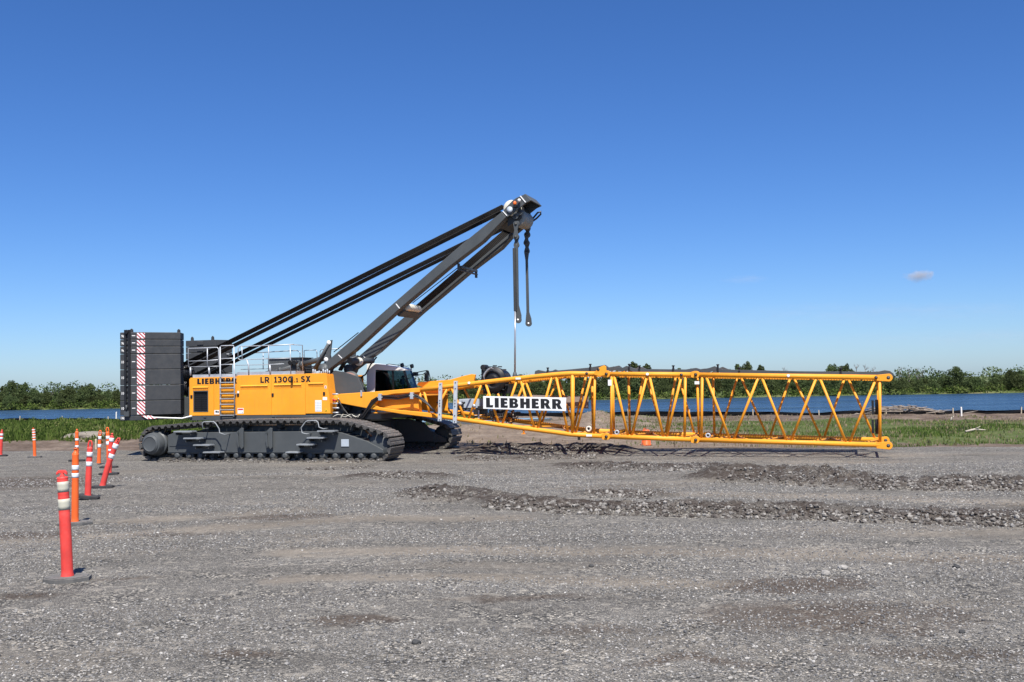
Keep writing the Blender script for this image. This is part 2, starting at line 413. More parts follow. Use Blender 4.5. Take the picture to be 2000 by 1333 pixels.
# --- superstructure -------------------------------------------------
sf = MB().box((-4.84,-1.64,1.30),(1.24,1.64,1.482)); sf.box((-6.2,-1.0,1.35),(1.6,1.0,2.2)); sf.box((-5.4,-.95,2.2),(-4.0,.95,2.6))
for u in (-4.2,-2.9,-1.2,.4): sf.box((u,-1.67,1.40),(u+.12,-1.642,1.47))
sf.build('superstructure_frame', M['grey'], crane, .012)
bp = MB().prism([(-.6,1.5),(-.6,2.6),(0.340,3.101),(0.833,3.011),(1.122,2.845),(1.381,2.299),(1.378,1.999),(1.373,1.599)], .98, 1.06)
bp.box((-.2,-.975,1.5),(.4,.975,2.1)); bp.build('boom_bearing_plate', M['grey'], crane, .01)
bp = MB().prism([(.75,1.4),(.75,2.85),(1.120,3.112),(1.567,3.027),(2.073,2.865),(2.399,2.102),(2.6,1.5)], -1.06, -.98)
bp.build('boom_bearing_plate', M['grey'], crane, .01)
mc = MB(); 
for i in range(26):
    u = rng.uniform(1.3,2.6); v = rng.uniform(-1.5,-1.1); w = rng.uniform(1.32,1.95); a = rng.uniform(.06,.22)
    mc.box((u,v,w),(u+a,v+.1+a*.5,w+a*.7))
mc.box((1.25,-1.5,1.3),(3.2,1.3,1.5)); mc.box((1.3,-1.08,1.45),(2.2,-1.0,2.2))
mc.build('valve_block', M['iron'], crane)
dr = MB().lathe([(.36,0),(.36,.05),(.24,.06),(.24,1.2),(.36,1.21),(.36,1.26)], (1.05,-.88,2.74), (0,1,0), 32).build('winch_drum', M['grey'], crane)
dm = MB()
for j in range(17): dm.lathe([(.285,0),(.305,.017),(.305,.035),(.285,.052)], (1.05,-.80+j*.066,2.74), (0,1,0), 24)
dm.build('wound_rope', M['rust'], dr)
# hydraulic fittings beside the house
ht = MB()
for i in range(5):
    w = 1.55+i*.17; ht.cyl((1.27,-1.5,w),(1.5+.03*(i%2),-1.5,w),.03,n=8)
ht.build('hose_coupling', M['galv'], crane)
cp = MB(); cp.cyl((1.3,-1.52,2.02),(1.42,-1.52,2.0),.05,n=10); cp.build('coupling_cap', M['red'], crane)

# --- engine house ---------------------------------------------------
V = -1.65
body = MB().box((-4.80,-1.60,1.49),(1.05,-.55,2.90)); body.box((-4.80,.55,1.49),(.9,1.60,2.90))
house = body.build('engine_house', M['vent'], crane)
far_side = MB().box((-4.84,1.61,1.49),(.95,1.65,2.95)).build('side_panel', M['yellow'], house)
for nm, (a, b), (w0, w1), roundl in (('service_door',(-4.84,-3.745),(1.49,2.95),1),('service_door',(-3.735,-2.76),(1.49,2.95),0),('service_door',(-2.75,-1.235),(1.49,3.0),1),('service_door',(-1.225,.205),(1.49,3.0),0)):
    if nm and a < -4.8:
        m = MB(); va = (-4.66,-3.99); vw = (1.63,2.44)
        m.prism([(a,w0),(b,w0),(b,vw[0]),(a,vw[0])], V, V+.05); m.prism([(a,vw[1]),(b,vw[1]),(b,w1),(a+.06,w1),(a,w1-.06)], V, V+.05)
        m.prism([(a,vw[0]),(va[0],vw[0]),(va[0],vw[1]),(a,vw[1])], V, V+.05); m.prism([(va[1],vw[0]),(b,vw[0]),(b,vw[1]),(va[1],vw[1])], V, V+.05)
        d = m.build('service_door', M['yellow'], house)
        fr = MB()
        for q in ((va[0],vw[0],va[1],vw[0]+.03),(va[0],vw[1]-.03,va[1],vw[1]),(va[0],vw[0]+.03,va[0]+.03,vw[1]-.03),(va[1]-.03,vw[0]+.03,va[1],vw[1]-.03)): fr.box((q[0],V-.012,q[1]),(q[2],V+.03,q[3]))
        fr.build('vent_frame', M['grey'], house)
        gr = MB()
        for j in range(9): gr.box((va[0]+.03,V+.035,vw[0]+.06+j*.085),(va[1]-.03,V+.045,vw[0]+.07+j*.085))
        gr.box((-4.34,V+.03,vw[0]+.03),(-4.325,V+.04,vw[1]-.03)); gr.build('vent_grille', M['iron'], house)
        en = MB()
        for j in range(14): 
            q = Vector((rng.uniform(-4.5,-4.1), -1.52, rng.uniform(1.7,2.05))); en.tube([q, q+Vector((rng.uniform(-.1,.1),0,rng.uniform(.05,.25)))], .02, 6)
        en.build('engine_pipes', M['galv'], house)
    else:
        p = [(a,w0),(b,w0),(b,w1),(a+.07,w1),(a,w1-.07)] if roundl else [(a,w0),(b,w0),(b,w1),(a,w1)]
        d = MB().prism(p, V, V+.05).build('service_door', M['yellow'], house, .008)
d5 = MB().prism([(.215,1.53),(1.24,1.53),(1.22,1.9),(1.09,3.01),(.215,3.01)], V, V+.05).build('service_door', M['yellow'], house, .008)
MB().prism([(1.16,1.5),(1.2,1.9),(1.07,2.95),(1.0,2.95),(1.0,1.5)], V+.06, -.55).build('end_panel', M['yellow'], house, .008)
MB().box((-4.8,-1.6,2.902),(-2.76,-.5,2.94)).build('roof_panel', M['yellow'], house)
MB().box((-2.74,-1.6,2.902),(1.05,-.5,2.985)).build('roof_panel', M['yellow'], house)
for a, b, w in ((-4.68,-3.98,2.56),(-2.55,-1.37,2.58),(-1.1,.06,2.60),(.35,.98,2.63)):
    m = MB()
    m.add([(a,V,w+.045),(b,V,w+.045),(b,V-.035,w+.0),(a,V-.035,w+.0),(a,V,w-.0),(b,V,w-.0)], [(0,3,2,1),(3,4,5,2),(0,4,3),(1,2,5)])
    m.build('louvre_hood', M['yellow'], house)
    m = MB(); m.box((a,V-.008,w-.10),(b,V-.001,w-.092)); m.box((a,V-.008,w-.055),(a+.008,V-.001,w-.1)); m.box((b-.008,V-.008,w-.055),(b,V-.001,w-.1)); m.box((a,V-.012,w-.055),(b,V-.001,w-.045))
    m.build('louvre_rib', M['yellow'], house)
for u, w in ((-4.74,2.22),(-2.66,2.26),(-1.16,2.24),(1.0,2.26)):
    MB().box((u-.045,V-.03,w-.06),(u+.045,V-.001,w+.06)).build('door_latch', M['black'], house, .012)
def label(u0, w0, u1, w1, kind):
    b = MB().box((u0,V-.006,w0),(u1,V-.001,w1)).build('warning_label', M['white'], house)
    if kind == 'danger':
        MB().box((u0+.02,V-.009,w1-.075),(u1-.02,V-.0065,w1-.025)).build('label_print', M['red'], house)
        MB().box((u1-.06,V-.009,w0+.02),(u1-.045,V-.0065,w0+.06)).build('label_print', M['letter'], house)
    if kind == 'table':
        m = MB()
        for i in range(4):
            for j in range(6): m.box((u0+.02+i*.06,V-.009,w0+.03+j*.062),(u0+.06+i*.06,V-.0065,w0+.05+j*.062))
        m.build('label_print', M['tank'], house)
    if kind == 'pict':
        m = MB(); m.cyl((u0+.09,V-.009,w0+.1),(u0+.09,V-.0065,w0+.1),.04,n=10); m.box((u0+.14,V-.009,w0+.06),(u0+.2,V-.0065,w0+.12)); m.build('label_print', M['letter'], house)
label(-3.72,1.53,-3.5,1.69,'pict'); label(-2.69,1.55,-2.43,1.76,'danger'); label(.62,1.60,.89,2.02,'table'); label(.94,2.02,1.12,2.13,'x'); label(1.02,2.45,1.1,2.55,'danger'); label(-2.70,2.32,-2.62,2.41,'x')
m = MB().prism([(1.01,1.6),(1.14,1.6),(1.075,1.73)], V-.006, V-.001).build('warning_label', paint('yellow_sign',(.8,.5,.02),.5), house)
MB().prism([(1.05,1.615),(1.10,1.615),(1.075,1.68)], V-.009, V-.0065).build('label_print', M['letter'], house)
a = (-4.482,2.691); b = (-2.702,2.730)
lay('maker_lettering', glyph_mesh(maker_word()), .215, M['letter'], house, (a[0],V,a[1]), (1,0,0), (0,0,1), width=b[0]-a[0], extr=.004)
a = (-1.632,2.702)
lay('model_lettering', glyph_mesh(model_word()), .225, M['letter'], house, (-1.69,V,2.695), (1,0,0), (0,0,1), width=2.13, extr=.004)
# catwalk and railings on the roof
cw = MB().box((-4.7,-1.63,2.942),(-2.80,-1.0,3.06)); cw.box((-2.74,-1.63,2.99),(-.2,-1.0,3.12)); cw.build('catwalk', M['galv'], house)
def rail(pts, r=.02, name='handrail'):
    return MB().tube(pts, r, 8).build(name, M['galv'], house)
rv = -1.64
def PR(l): return [(u, rv, w) for u, w in l]
rail(PR([(-4.888,3.351),(-4.884,4.083),(-4.050,4.080),(-3.591,4.087),(-3.523,4.026),(-3.527,3.419)]))
rail(PR([(-4.887,3.588),(-4.030,3.588),(-3.525,3.615)]), .016)
rail(PR([(-4.888,3.370),(-4.031,3.362),(-3.504,3.370)]), .012)
rail(PR([(-4.796,3.032),(-4.795,3.349)]), .035, 'rail_post'); rail(PR([(-3.941,3.036),(-3.962,3.331)]), .035, 'rail_post'); rail(PR([(-4.031,3.352),(-4.027,4.080)]), .02)
rail(PR([(-2.664,3.653),(-2.661,4.003),(-2.593,4.098),(-1.214,4.098),(-0.254,4.109)]))
rail(PR([(-2.664,3.653),(-2.597,3.593),(-1.218,3.598),(-0.389,3.597)]), .016)
rail(PR([(-2.778,3.383),(-1.330,3.380),(-0.673,3.394)]), .012)
for x0, x1, y0, y1 in ((473,472,677,700),(525,524,676,714),(566,566,674,706)): pass
rail(PR([(-2.484,3.609),(-2.492,4.096)])); rail(PR([(-1.331,3.351),(-1.335,4.092)])); rail(PR([(-0.394,3.025),(-0.417,4.095)]))
rail(PR([(-2.198,3.021),(-2.206,3.370),(-2.283,3.585)]), .03, 'rail_post'); rail(PR([(-1.267,3.023),(-1.286,3.369)]), .033, 'rail_post')
# cross railing and far-side railing
def PF(l, v): return [(u, v, w) for u, w in l]
rail([(-.32,-1.64,4.1),(-.32,-.9,4.1),(-.32,-.9,3.1)], .016)
rail(PF([(-4.120,3.957),(-2.433,3.997),(-1.959,4.005),(-1.819,3.939),(-1.823,3.440)], 1.5), .018)
rail(PF([(-1.636,3.394),(-1.630,3.996),(-1.091,4.003),(-1.046,3.919),(-1.027,3.463)], 1.5), .018)
rail(PF([(-0.911,3.460),(-0.906,3.936),(-0.835,4.016),(0.178,4.030)], 1.5), .018)
rail(PF([(-4.614,3.290),(0.806,3.299)], 1.5), .012)
rail(PF([(-3.537,3.942),(-3.543,3.268)], 1.5), .018); rail(PF([(-5.152,3.941),(-5.351,3.946),(-5.355,3.220)], 1.5), .016)
# ladder
lad = MB()
l0, l1 = (-3.380,1.468), (-2.748,1.483); t0, t1 = (-3.374,4.098), (-2.763,4.081)
lad.tube([(l0[0],-1.76,l0[1]),(t0[0],-1.76,t0[1])], .027, 8); lad.tube([(l1[0],-1.76,l1[1]),(t1[0],-1.76,t1[1])], .027, 8)
for w in np.linspace(l0[1]+.03, 2.95, 8):
    lad.box((l0[0],-1.80,w-.014),(l1[0],-1.72,w+.014))
lad.tube([(t0[0],-1.76,3.42),(t1[0],-1.76,3.42)], .016); lad.tube([(t0[0],-1.76,3.65),(t1[0],-1.76,3.65)], .016); lad.tube([(t0[0],-1.76,t0[1]),(t0[0]+.06,-1.76,t0[1]+.04),(t1[0]-.05,-1.76,t0[1]+.04),(t1[0],-1.76,t0[1])], .018)
for w in (1.52, 2.3, 2.9):
    for u in (l0[0], l1[0]): lad.box((u-.02,-1.76,w-.02),(u+.02,-1.648,w+.02))
lad.build('ladder', M['galv'], crane)
ex = MB().box((-1.95,-.7,2.99),(-.55,.2,3.62)); ex.box((-2.0,-.75,3.62),(-.5,.25,3.655))
for j in range(5): ex.box((-.55,-.6,3.1+j*.1),(-.53,.1,3.15+j*.1))
for j in range(5): ex.box((-.85,-.715,3.1+j*.1),(-.58,-.70,3.15+j*.1))
ex.build('exhaust_box', M['grey'], house, .01)
fl = MB().box((-.42,-1.62,3.08),(-.2,-1.55,3.5)); fl.cyl((-.38,-1.6,3.45),(-.38,-1.72,3.42),.09,n=12); fl.cyl((-.2,-1.6,3.44),(-.2,-1.72,3.42),.09,n=12); fl.build('work_light', M['black'], house)
MB().lathe([(.02,.0),(.05,.03),(.05,.22),(.02,.25)], (-.30,-1.74,2.68), (0,0,1), 10).build('hanging_bottle', M['iron'], house)
cl = MB()
for i in range(9): 
    u = .35+i*.085; h = rng.uniform(.06,.2); cl.cyl((u,-1.3,2.98),(u,-1.3,3.0+h),.025,n=8)
cl.build('filler_caps', M['tank'], house)

# --- counterweights -------------------------------------------------
def plan(s, g=0): return [(-6.97+g,s*(3.0-g)),(-6.46,s*(3.0-g)),(-5.17,s*1.74),(-5.52,s*1.05),(-6.97+g,s*1.05)]
WT = [4.71,4.43,4.165,3.88,3.285,2.69,2.10,1.545]
def stack(s, dz):
    for i in range(7):
        top, bot = WT[i]*dz, WT[i+1]*dz
        m = MB().slab(plan(s), bot+.014, top)
        if s > 0: m.slab([(-6.4,1.02),(-6.1,1.02),(-6.1,1.049),(-6.4,1.049)], bot+.07, top-.05)
        o = m.build('counterweight_slab', M['slab'], crane, .018)
        if s < 0:
            B = Vector((-6.46,-3.0)); D = Vector((-5.17,-1.74))-B; L_ = D.length; D.normalize(); nn = Vector((D.y,-D.x))
            def quad3(t0, t1, w0, w1, e=.004):
                a = B+D*t0+nn*e; b = B+D*t1+nn*e
                return [(a.x,a.y,w0),(b.x,b.y,w0),(b.x,b.y,w1),(a.x,a.y,w1)]
            MB().quad(*quad3(.21,.50,bot+.04,top-.025)).build('hazard_sticker', M['hazard'], o)
            MB().quad(*quad3(.03,.15,(top+bot)/2-.01,(top+bot)/2+.018)).build('type_plate', M['white'], o)
            text_obj('weight_lettering', '9t' if i < 3 else '10t', .10, M['white'], o, (-6.90 if i < 3 else -6.92,-3.0,(top+bot)/2-.05), (1,0,0), (0,0,1), bold=.02, extr=.004)
            if i == 0:
                for uu, vv in ((-6.55,-2.85),(-5.35,-1.6)):
                    MB().prism([(uu-.06,top),(uu+.06,top),(uu+.05,top+.1),(uu,top+.14),(uu-.05,top+.1)], vv-.03, vv+.03).build('lifting_lug', M['slab'], o)
        elif i == 0:
            for uu, vv in ((-6.75,1.2),(-5.75,1.2)):
                MB().prism([(uu-.06,top),(uu+.06,top),(uu+.05,top+.12),(uu,top+.17),(uu-.05,top+.12)], vv-.03, vv+.03).build('lifting_lug', M['slab'], o)
stack(-1, 1.0); stack(1, .963)
base = MB().slab([(-6.97,-3.0),(-6.46,-3.0),(-6.0,-2.5),(-5.9,-1.0),(-5.9,1.0),(-6.0,2.5),(-6.46,3.0),(-6.97,3.0)], 1.36, 1.535)
base.box((-6.0,-1.2,1.36),(-5.2,1.2,1.5))
cbase = base.build('counterweight_base', M['slab'], crane, .012)
text_obj('weight_lettering', '14t', .10, M['white'], cbase, (-6.95,-3.0,1.41), (1,0,0), (0,0,1), bold=.02, extr=.004)
a0 = (-6.100,1.492)
arm = MB().add([(-6.2,-2.76,1.53),(-5.95,-2.52,1.53),(-5.75,-2.40,1.42),(-6.0,-2.62,1.40)], [(0,3,2,1)])
arm.build('hazard_sticker', M['hazard'], cbase)
MB().tube([(-6.05,-2.62,1.47),(-5.4,-1.95,1.41),(-5.1,-1.75,1.39),(-4.7,-1.7,1.48)], .03, 6).build('hinged_arm', M['white'], cbase)
ch = MB()
for u in (-6.70,-6.52): ch.box((u-.045,-3.05,1.55),(u+.045,-3.002,4.80))
for k in range(16): 
    w = 1.62+k*.2; ch.box((-6.655,-3.03,w),(-6.565,-3.004,w+.06))
ch.cyl((-6.61,-3.1,4.72),(-6.61,-3.0,4.72),.08,n=12)
ch.build('stack_tie_bar', M['iron'], crane, .006)
hk = MB().box((-6.72,-3.09,1.52),(-6.5,-3.052,1.72)); hk.cyl((-6.6,-3.1,1.75),(-6.6,-3.1,1.95),.03,n=8); hk.build('tie_bar_foot', M['grey'], crane)

# --- A-frame --------------------------------------------------------
ARM = [(0.626,3.161),(0.648,3.256),(0.909,3.481),(3.660,5.540),(6.300,7.499),(7.858,8.577),(8.027,8.382),(7.124,7.579),(5.872,6.763),(3.799,5.252),(2.021,3.835),(0.840,3.080)]
far_arm = None
for v0, v1 in ((-1.2,-.82),(.82,1.2)):
    P_ = ARM if v0 < 0 else ARM[:5]+[(7.448,8.311),(7.597,8.044)]+ARM[7:]
    a = MB().prism(P_, v0, v1).build('a_frame_arm', M['grey'], crane, .02)
    far_arm = a
    for p, q in (((661,693),(668,702)),((773,592),(781,604)),((981,412),(989,424))): pass
    sv = v0-.004
    for (u0,w0),(u1,w1) in (((1.361,3.686),(1.508,3.549)),((3.731,5.486),(3.872,5.312))):
        MB().add([(u0-.02,sv,w0),(u0+.02,sv,w0+.01),(u1+.02,sv,w1+.01),(u1-.02,sv,w1)],[(0,3,2,1)]).build('white_mark', M['white'], a)
    pu, pw = (0.734,3.178)
    pf = MB().lathe([(.0,0),(.2,0),(.2,v1-v0+.1)], (pu,v0-.05,pw), (0,1,0), 20); pf.lathe([(0,0),(.09,0),(.09,v1-v0+.2)], (pu,v0-.1,pw), (0,1,0), 14)
    pf.build('pivot_eye', M['grey'], a)
    # foot bracket with strut
    bu, bw = (0.824,3.521); tu, tw = (0.981,4.151)
    MB().prism([(bu-.14,bw-.2),(bu+.1,bw-.1),(tu+.06,tw+.1),(tu-.05,tw+.08),(tu-.12,tw-.1)], v0+.1, v0+.16).build('strut_bracket', M['grey'], a)
    su, sw = (0.279,3.149)
    st = MB().cyl((tu-.08,v0+.07,tw-.05),(su,v0+.07,sw),.055,n=10); st.cyl((tu-.08,v0+.2,tw-.05),(su,v0+.2,sw),.055,n=10); st.build('lift_strut', M['grey'], a)
    wd = MB().lathe([(.02,0),(.085,0),(.085,.03)], (tu-.06,v0+.06,tw), (0,1,0), 16); wd.lathe([(.02,0),(.085,0),(.085,.03)], (bu-.02,v0+.06,bw), (0,1,0), 16); wd.build('pin_disc', M['white'], a)
# far pivot roller, cross beam with white roller
u, w = (1.716,3.436)
MB().lathe([(.04,0),(.13,0),(.16,.02),(.16,.1),(.13,.12)], (u,-.3,w), (0,1,0), 20).build('guide_roller', M['cream'], crane)
MB().tube([(u-.1,-.8,w+.02),(u+.05,.8,w+.06)], .12, 14).build('cross_tube', M['grey'], crane)
xb = MB().prism([(3.530,5.143),(3.781,5.322),(3.883,5.243),(3.653,5.043)], -.82, .82).build('cross_beam', M['grey'], crane, .02)
ru, rw = (3.879,5.404)
rl = MB().lathe([(.03,0),(.11,0),(.135,.03),(.135,1.13),(.11,1.16),(.03,1.16)], (ru,-.66,rw), (0,1,0), 20).build('rope_roller', M['cream'], crane)
MB().box((ru-.03,-.8,rw-.04),(ru+.03,.8,rw+.04)).build('roller_axle', M['galv'], rl)
rg = MB(); gu, gw = (6.073,6.919)
rg.box((gu,-.82,gw-.2),(gu+.1,.84,gw-.12)); rg.cyl((gu+.05,-.85,gw-.28),(gu+.05,.9,gw-.28),.035,n=8); rg.box((gu-.02,-.95,gw-.3),(gu+.05,-.85,gw-.05)); rg.box((gu-.02,.85,gw-.4),(gu+.05,.95,gw-.1)); rg.build('rope_guide', M['grey'], crane)
# hydraulic rams
for v, p, q in ((-.6,(-2.434,2.950),(0.694,3.648)),(.6,(-1.790,3.000),(1.268,3.617))):
    d = Vector((q[0]-p[0],q[1]-p[1])); m_ = MB().cyl((p[0],v,p[1]),(p[0]+d.x*.6,v,p[1]+d.y*.6),.125,n=16); m_.cyl((p[0]+d.x*.6,v,p[1]+d.y*.6),(p[0]+d.x*.64,v,p[1]+d.y*.64),.15,n=16)
    m_.cyl((p[0]+d.x*.3,v,p[1]+d.y*.3),(p[0]+d.x*.34,v,p[1]+d.y*.34),.15,n=16)
    o = m_.build('hydraulic_ram', M['grey'], crane)
    MB().cyl((p[0]+d.x*.64,v,p[1]+d.y*.64),(q[0],v,q[1]),.1,n=14).build('ram_rod', M['grey'], o)
# head
HP = [(7.907,8.597),(7.985,8.682),(8.257,8.936),(8.411,9.033),(8.563,9.085),(8.754,9.153),(8.966,8.911),(8.767,8.835),(8.614,8.728),(8.056,8.368)]
MB().prism([(7.552,8.450),(8.049,8.679),(8.122,8.412),(7.644,8.068)], -.8, 1.15).build('head_cross_box', M['iron'], crane, .02)
head = MB().prism(HP, -1.2, -1.12).build('a_frame_head', M['grey'], crane, .01)
MB().prism(HP, .02, .10).build('head_cheek', M['grey'], head, .01)
HOOD = [(8.563,9.085),(8.754,9.153),(8.966,8.911),(8.937,8.895),(8.744,9.117),(8.572,9.057)]
MB().prism(HOOD, -1.119, .019).build('head_hood', M['grey'], head)
MB().prism([(8.257,8.936),(8.563,9.085),(8.563,9.058),(8.276,8.907)], -.5, .019).build('head_hood', M['grey'], head)
hu, hw = (8.167,8.719)
for j in range(7):
    v = -1.02 + j*.15
    MB().lathe([(.05,0),(.27,0),(.285,.012),(.25,.03),(.25,.05),(.285,.068),(.27,.08),(.05,.08)], (hu,v-.04,hw), (0,1,0), 26).build('sheave', M['cream'] if j < 3 else M['iron'], head)
cp_ = MB().lathe([(0,0),(.11,0),(.11,.04)], ((8.175,8.633)[0],-1.245,(8.175,8.633)[1]), (0,1,0), 18).build('sheave_pin_cap', M['tank'], head)
bu, bw = (8.421,8.817)
be = MB().lathe([(.0,0),(.05,.01),(.06,.04),(.06,.1),(.0,.15)], (bu-.03,-1.3,bw-.05), (0,0,1), 12); MB_ = be.build('warning_beacon', M['orange'], head)
MB().box((bu-.09,-1.33,bw-.12),(bu+.03,-1.2,bw-.055)).build('beacon_bracket', M['iron'], head)
u, w = (8.555,8.915)
MB().lathe([(.0,0),(.055,.02),(.055,.09),(.0,.12)], (u,-1.30,w-.05), (0,0,1), 12).build('position_lamp', M['white'], head)
for (a, b) in (((8.575,9.084),(8.768,8.843)),((7.919,8.595),(8.068,8.421))):
    MB().add([(a[0]-.02,-1.226,a[1]),(a[0]+.02,-1.226,a[1]+.01),(b[0]+.02,-1.226,b[1]+.01),(b[0]-.02,-1.226,b[1])],[(0,3,2,1)]).build('white_mark', M['white'], head)
u, w = (8.246,8.405)
dk = MB().lathe([(.05,0),(.29,0),(.31,.02),(.31,.5),(.29,.52),(.29,.54),(.31,.56),(.31,.95),(.05,.96)], (u+.08,-.85,w), (0,1,0), 26); dk.build('head_drum', paint('pale_drum',(.27,.285,.27),.5,var=.1), head)
for va in (-.98,.14): MB().prism([(8.020,8.753),(8.486,8.831),(8.515,8.349),(8.008,8.069)], va, va+.08).build('drum_cheek', M['greyd'], head)
hu0, hw0 = (8.471,8.520)
MB().tube([(q[0],.3,q[1]) for q in ((8.339,8.366),(8.538,8.503),(8.737,8.715),(8.855,8.745),(8.853,8.651),(8.694,8.511),(8.417,8.342),(8.179,8.244))], .035, 8).build('hose_loop', M['hose'], head)
# hoist ropes
ta = (-5.626,3.474); tb = (7.903,8.819)
tc = (-6.920,2.886); td = (7.595,8.644)
for side, (A, B), c in ((-1,(ta,tb),-.95),(1,(tc,td),.95)):
    for j in range(6):
        v = c + (j-2.5)*.10
        MB().tube([(A[0],v,A[1]),(B[0]-.02,v,B[1])], .019, 6).build('hoist_rope', M['rope'], crane)
        if j < 5: MB().tube([(A[0],v+.03,A[1]-.24),(B[0]-.10,v+.03,B[1]-.20)], .018, 6).build('hoist_rope', M['rope'], crane)
    sv = MB()
    for j in range(8): sv.lathe([(.05,0),(.33,0),(.33,.07),(.05,.07)], (A[0]-.1,c-.45+j*.115,A[1]-.32), (0,1,0), 24)
    sv.box((A[0]-.2,c-.5,A[1]-.9),(A[0],c-.46,A[1]-.1)); sv.box((A[0]-.2,c+.48,A[1]-.9),(A[0],c+.52,A[1]-.1))
    sv.build('rear_sheave_block', M['iron'], crane)
# ropes running up between the arms
e0 = (3.506,5.259); e1 = (7.678,8.248)
for j in range(5):
    v = .12 + j*.15; MB().tube([(e0[0]+.1,v,e0[1]-.02),(e1[0],v-.02,e1[1])], .028, 6).build('hoist_rope', M['rope'], crane)
MB().tube([((1.117,3.799)[0],-1.1,(1.117,3.799)[1]),((2.144,4.494)[0],-1.1,(2.144,4.494)[1])], .018, 6).build('control_cable', M['rope'], crane)
MB().tube([((4.215,5.531)[0],-.8,(4.215,5.531)[1]),((6.071,6.773)[0],-.8,(6.071,6.773)[1])], .016, 6).build('control_cable', M['rope'], crane)
# pendants
def eye_link(p, q, v, r, th, mat, name, par):
    p = Vector(p); q = Vector(q); d = (q-p).normalized(); n = Vector((-d.y, d.x)); poly = []
    a0 = math.degrees(math.atan2(d.y, d.x))
    poly += arc(p.x, p.y, r, r, a0+60, a0+300, 10); mid = (p+q)/2
    poly.append(tuple(mid - n*r*.55)); poly += arc(q.x, q.y, r, r, a0-120, a0+120, 10); poly.append(tuple(mid + n*r*.55))
    o = MB().prism(poly, v-th/2, v+th/2).build(name, mat, par, .006)
    for c in (p, q): MB().lathe([(0,0),(r*.45,0),(r*.45,th+.06)], (c.x,v-th/2-.03,c.y), (0,1,0), 14).build('link_pin', M['greyd'], o)
    return o
for v, pts in ((-1.0,((8.489,8.551),(8.324,8.416),(8.338,8.142),(8.320,7.688),(8.315,7.397))),(.4,((8.348,8.455),(8.304,8.194),(8.289,7.949),(8.264,7.649),(8.258,7.347)))):
    for i in range(4): eye_link(pts[i], pts[i+1], v+(.05 if i % 2 else -.03), .11 if i < 2 else .105, .06, M['grey'], 'pendant_link', crane)
a = (8.314,7.379); b = (8.294,5.275); c = (8.342,4.749)
pb = MB().prism([(a[0]-.07,a[1]),(a[0]+.07,a[1]),(b[0]+.08,b[1]),(c[0]+.12,c[1]+.16)] + arc(c[0],c[1],.125,.125,20,-200,12) + [(b[0]-.03,b[1]-.1),(b[0]-.06,b[1])], -1.03, -.97).build('pendant_bar', M['grey'], crane, .006)
MB().lathe([(0,0),(.035,0),(.035,.07)], (c[0],-1.04,c[1]), (0,1,0), 12).build('eye_hole', M['white'], pb)
d = (8.247,5.054)
MB().box((a[0]-.09,-1.13,d[1]),(a[0]+.0,-1.04,a[1]-.1)).build('rod_sleeve', M['greyd'], crane, .006)
a = (8.258,7.310); b = (8.265,5.108); c = (8.287,4.695)
pb = MB().prism([(a[0]-.09,a[1]),(a[0]+.09,a[1]),(a[0]+.045,a[1]-.3),(b[0]+.05,b[1]),(c[0]+.1,c[1]+.18)] + arc(c[0],c[1],.12,.12,20,-200,12) + [(c[0]-.1,c[1]+.18),(b[0]-.05,b[1]),(a[0]-.045,a[1]-.3)], .37, .43).build('pendant_bar', M['grey'], crane, .006)
MB().lathe([(0,0),(.035,0),(.035,.08)], (c[0],.36,c[1]), (0,1,0), 12).build('eye_hole', M['white'], pb)
a = (8.267,5.089); b = (8.215,2.767)
ro = MB().cyl((a[0],-1.09,a[1]),(b[0],-1.09,b[1]),.032,n=10).build('telescopic_rod', M['chrome'], crane)
MB().lathe([(.09,0),(.085,.1),(.05,.22),(.03,.23)], (b[0],-1.09,b[1]-.08), (0,0,1), 12).build('rod_foot', M['grey'], ro)
for x, y, dx in ((1040,452,12),(1052,470,12)): pass

# --- cab ------------------------------------------------------------
v0, v1 = 1.6, 2.32
c1 = [(1.104,2.295),(1.118,3.374),(1.254,3.412),(1.835,3.348),(2.609,3.210),(2.763,3.146),(2.762,3.086),(1.497,3.142),(1.464,2.290)]
ca = MB().prism(c1 + [(c1[-1][0],1.5),(c1[0][0],1.5)], v0, v0+.06); ca.prism(c1 + [(c1[-1][0],1.5),(c1[0][0],1.5)], v1-.06, v1)
c1w = [p[1] for p in c1]
rf = [(1.118,3.374),(1.254,3.412),(1.835,3.348),(2.609,3.210),(2.763,3.146),(2.762,3.086),(1.768,3.299),(1.140,3.313)]
ca.prism(rf, v0+.06, v1-.06); ca.box((c1[0][0],v0+.06,1.5),(c1[0][0]+.06,v1-.06,3.3)); ca.box((c1[0][0],v0,1.5),(2.95,v1,2.05))
cab = ca.build('operator_cab', M['white'], crane, .015)
wsT = (2.696,3.087); wsB = (2.949,2.410); wsT2 = (2.762,3.086); wsB2 = (3.037,2.408)
fr = MB(); 
for vv in (v0, v1-.05):
    fr.prism([wsT, wsT2, (wsB2[0],2.3), (wsB[0],2.3)], vv, vv+.05)
    fr.prism([(c1[-1][0],2.05),(wsB2[0],2.05),(wsB2[0],2.32),(c1[-1][0],2.32)], vv, vv+.05)
x1 = (2.210,3.107); fr.prism([(x1[0],x1[1]),(x1[0]+.07,x1[1]),(x1[0]+.1,2.3),(x1[0]+.03,2.3)], v0, v0+.05)
fr.prism([(wsT2[0]-.04,wsT2[1]),(wsT2[0],wsT2[1]),(wsB2[0],2.05),(wsB2[0]-.04,2.05)], v0+.05, v0+.12)
fr.build('window_frame', M['black'], cab)
MB().prism([(c1[-1][0],2.3),(wsB[0],2.3),(wsT[0],wsT[1]),(c1[-1][0],c1[-2][1])], v0+.02, v0+.03).build('side_window', M['glass'], cab)
